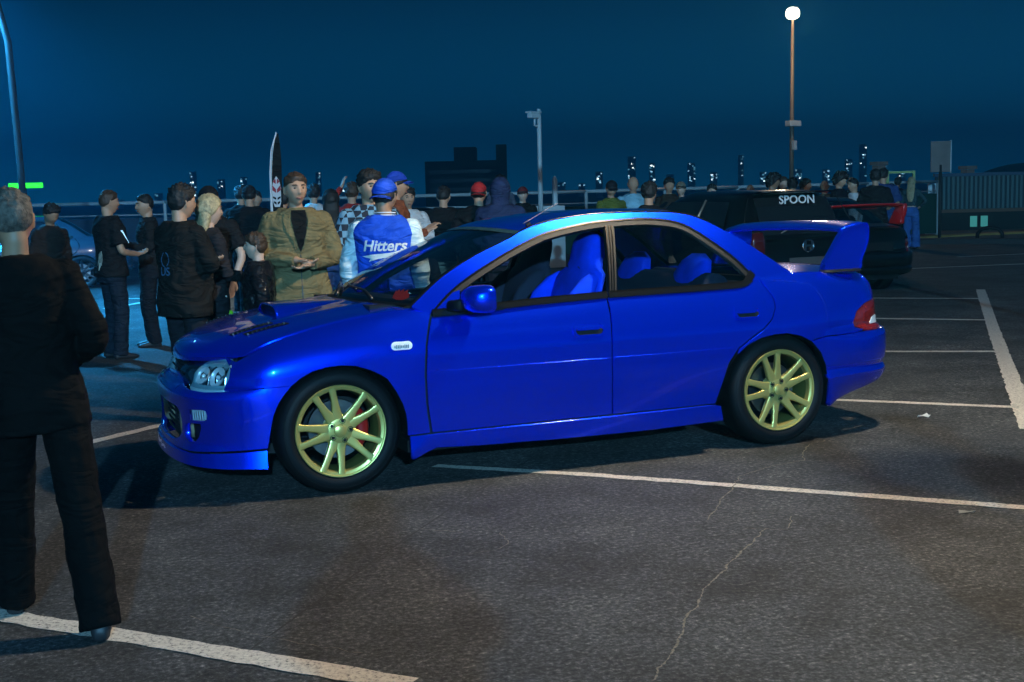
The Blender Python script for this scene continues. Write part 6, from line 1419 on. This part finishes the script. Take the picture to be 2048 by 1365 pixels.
WLIT = [M('window_cool', (.2, .4, .5), .5, emit=(.35, .75, 1.0), estr=3), M('window_dim', (.1, .3, .4), .5, emit=(.12, .42, .62), estr=2), M('window_bright', (.5, .8, .9), .5, emit=(.7, .95, 1), estr=7)]
wq = pydata('window_pane', [(-1, 0, -1), (1, 0, -1), (1, 0, 1), (-1, 0, 1)], [(0, 1, 2, 3)])
CF = Vector((math.sin(CAM_YAW), math.cos(CAM_YAW), 0)); CR_ = Vector((math.cos(CAM_YAW), -math.sin(CAM_YAW), 0))
def tower(px, top, wpx, n, dist, lab, rows=None):
    """far block: px = bearing in a 2048 px frame, top = roof height there"""
    s = CAM_F/dist; hor = 371-.0245*(px-1024)
    c = Vector((CAM_X, CAM_Y, 0))+CF*dist+CR_*((px-1024)/s)
    w = wpx/s; h = 1.49+(hor-top)/s+14
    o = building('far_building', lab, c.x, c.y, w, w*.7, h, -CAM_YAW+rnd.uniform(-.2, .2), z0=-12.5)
    for k in range(n):
        q = bpy.data.objects.new('lit_window', wq); COL.objects.link(q); q.parent = o
        q.location = ((rnd.randint(-2, 2))*w*.19, -w*.35-.15, h-rnd.random()*min(h-13, h*.9)-1.6/s); u = rnd.uniform(.7, 1.25)/s
        q.scale = (u*rnd.uniform(1, 1.8), 1, u)
        if len(wq.materials) == 0: wq.materials.append(WLIT[0])
        q.material_slots[0].link = 'OBJECT'; q.material_slots[0].material = WLIT[rnd.choice((0, 0, 1, 1, 1, 2))]
names = ['slender', 'broad', 'low', 'stepped-back', 'distant', 'dim', 'bright-windowed', 'plain']
spots = [(400, 330, 26, 8), (455, 345, 30, 5), (500, 340, 28, 6), (620, 360, 24, 4), (648, 330, 22, 7), (700, 362, 30, 3), (1130, 350, 34, 4), (1205, 330, 30, 6), (1270, 300, 34, 9), (1310, 312, 24, 12), (1345, 335, 30, 6), (1388, 312, 34, 12), (1432, 330, 28, 9), (1486, 296, 22, 5), (1530, 330, 26, 5), (1600, 325, 30, 6), (1655, 325, 26, 8), (1700, 305, 28, 6), (1728, 275, 30, 8), (1770, 310, 24, 5), (1805, 330, 30, 4), (830, 362, 40, 3), (250, 385, 40, 2), (330, 372, 34, 3), (1170, 352, 26, 4), (560, 352, 24, 4)]
for k, (px, top, w, n) in enumerate(spots):
    tower(px, top+18, w*.45, n+1, 940+45*(k % 7), 'hazy far tower block with a few lit windows on the skyline')
v = []; nx = 40
for i in range(nx+1):
    t = i/nx; x = 245+70*t; y = 300-60*t
    h = -4+9.5*math.sin(min(1, t*2.2)*PI/2)+1.2*mnoise.noise(Vector((t*9, 0, 0)))+1.2*mnoise.noise(Vector((t*31, 3, 0)))
    v += [(x-25, y-30, -9), (x, y, h), (x+40, y+50, -9)]
hl_ = link('hill', pydata('hill', v, [(3*i+j, 3*i+j+3, 3*i+j+4, 3*i+j+1) for i in range(nx) for j in range(2)], True), None, LAND); tag(hl_, kind='structure')
# ------------------------------------------------------------------ night haze over the town
hz = MB().box((-1200, -60.5, -13.5), (1500, 1400, 60)).build('haze', None); hz['kind'] = 'stuff'
hm_ = bpy.data.materials.new('haze'); hm_.use_nodes = True; _n = hm_.node_tree; _n.nodes.clear()
_o = _n.nodes.new('ShaderNodeOutputMaterial'); _v = _n.nodes.new('ShaderNodeVolumePrincipled'); _v.inputs['Color'].default_value = (.10, .66, 1.0, 1); _v.inputs['Density'].default_value = .0014; _v.inputs['Anisotropy'].default_value = .3
_n.links.new(_v.outputs[0], _o.inputs['Volume']); hz.data.materials.append(hm_)
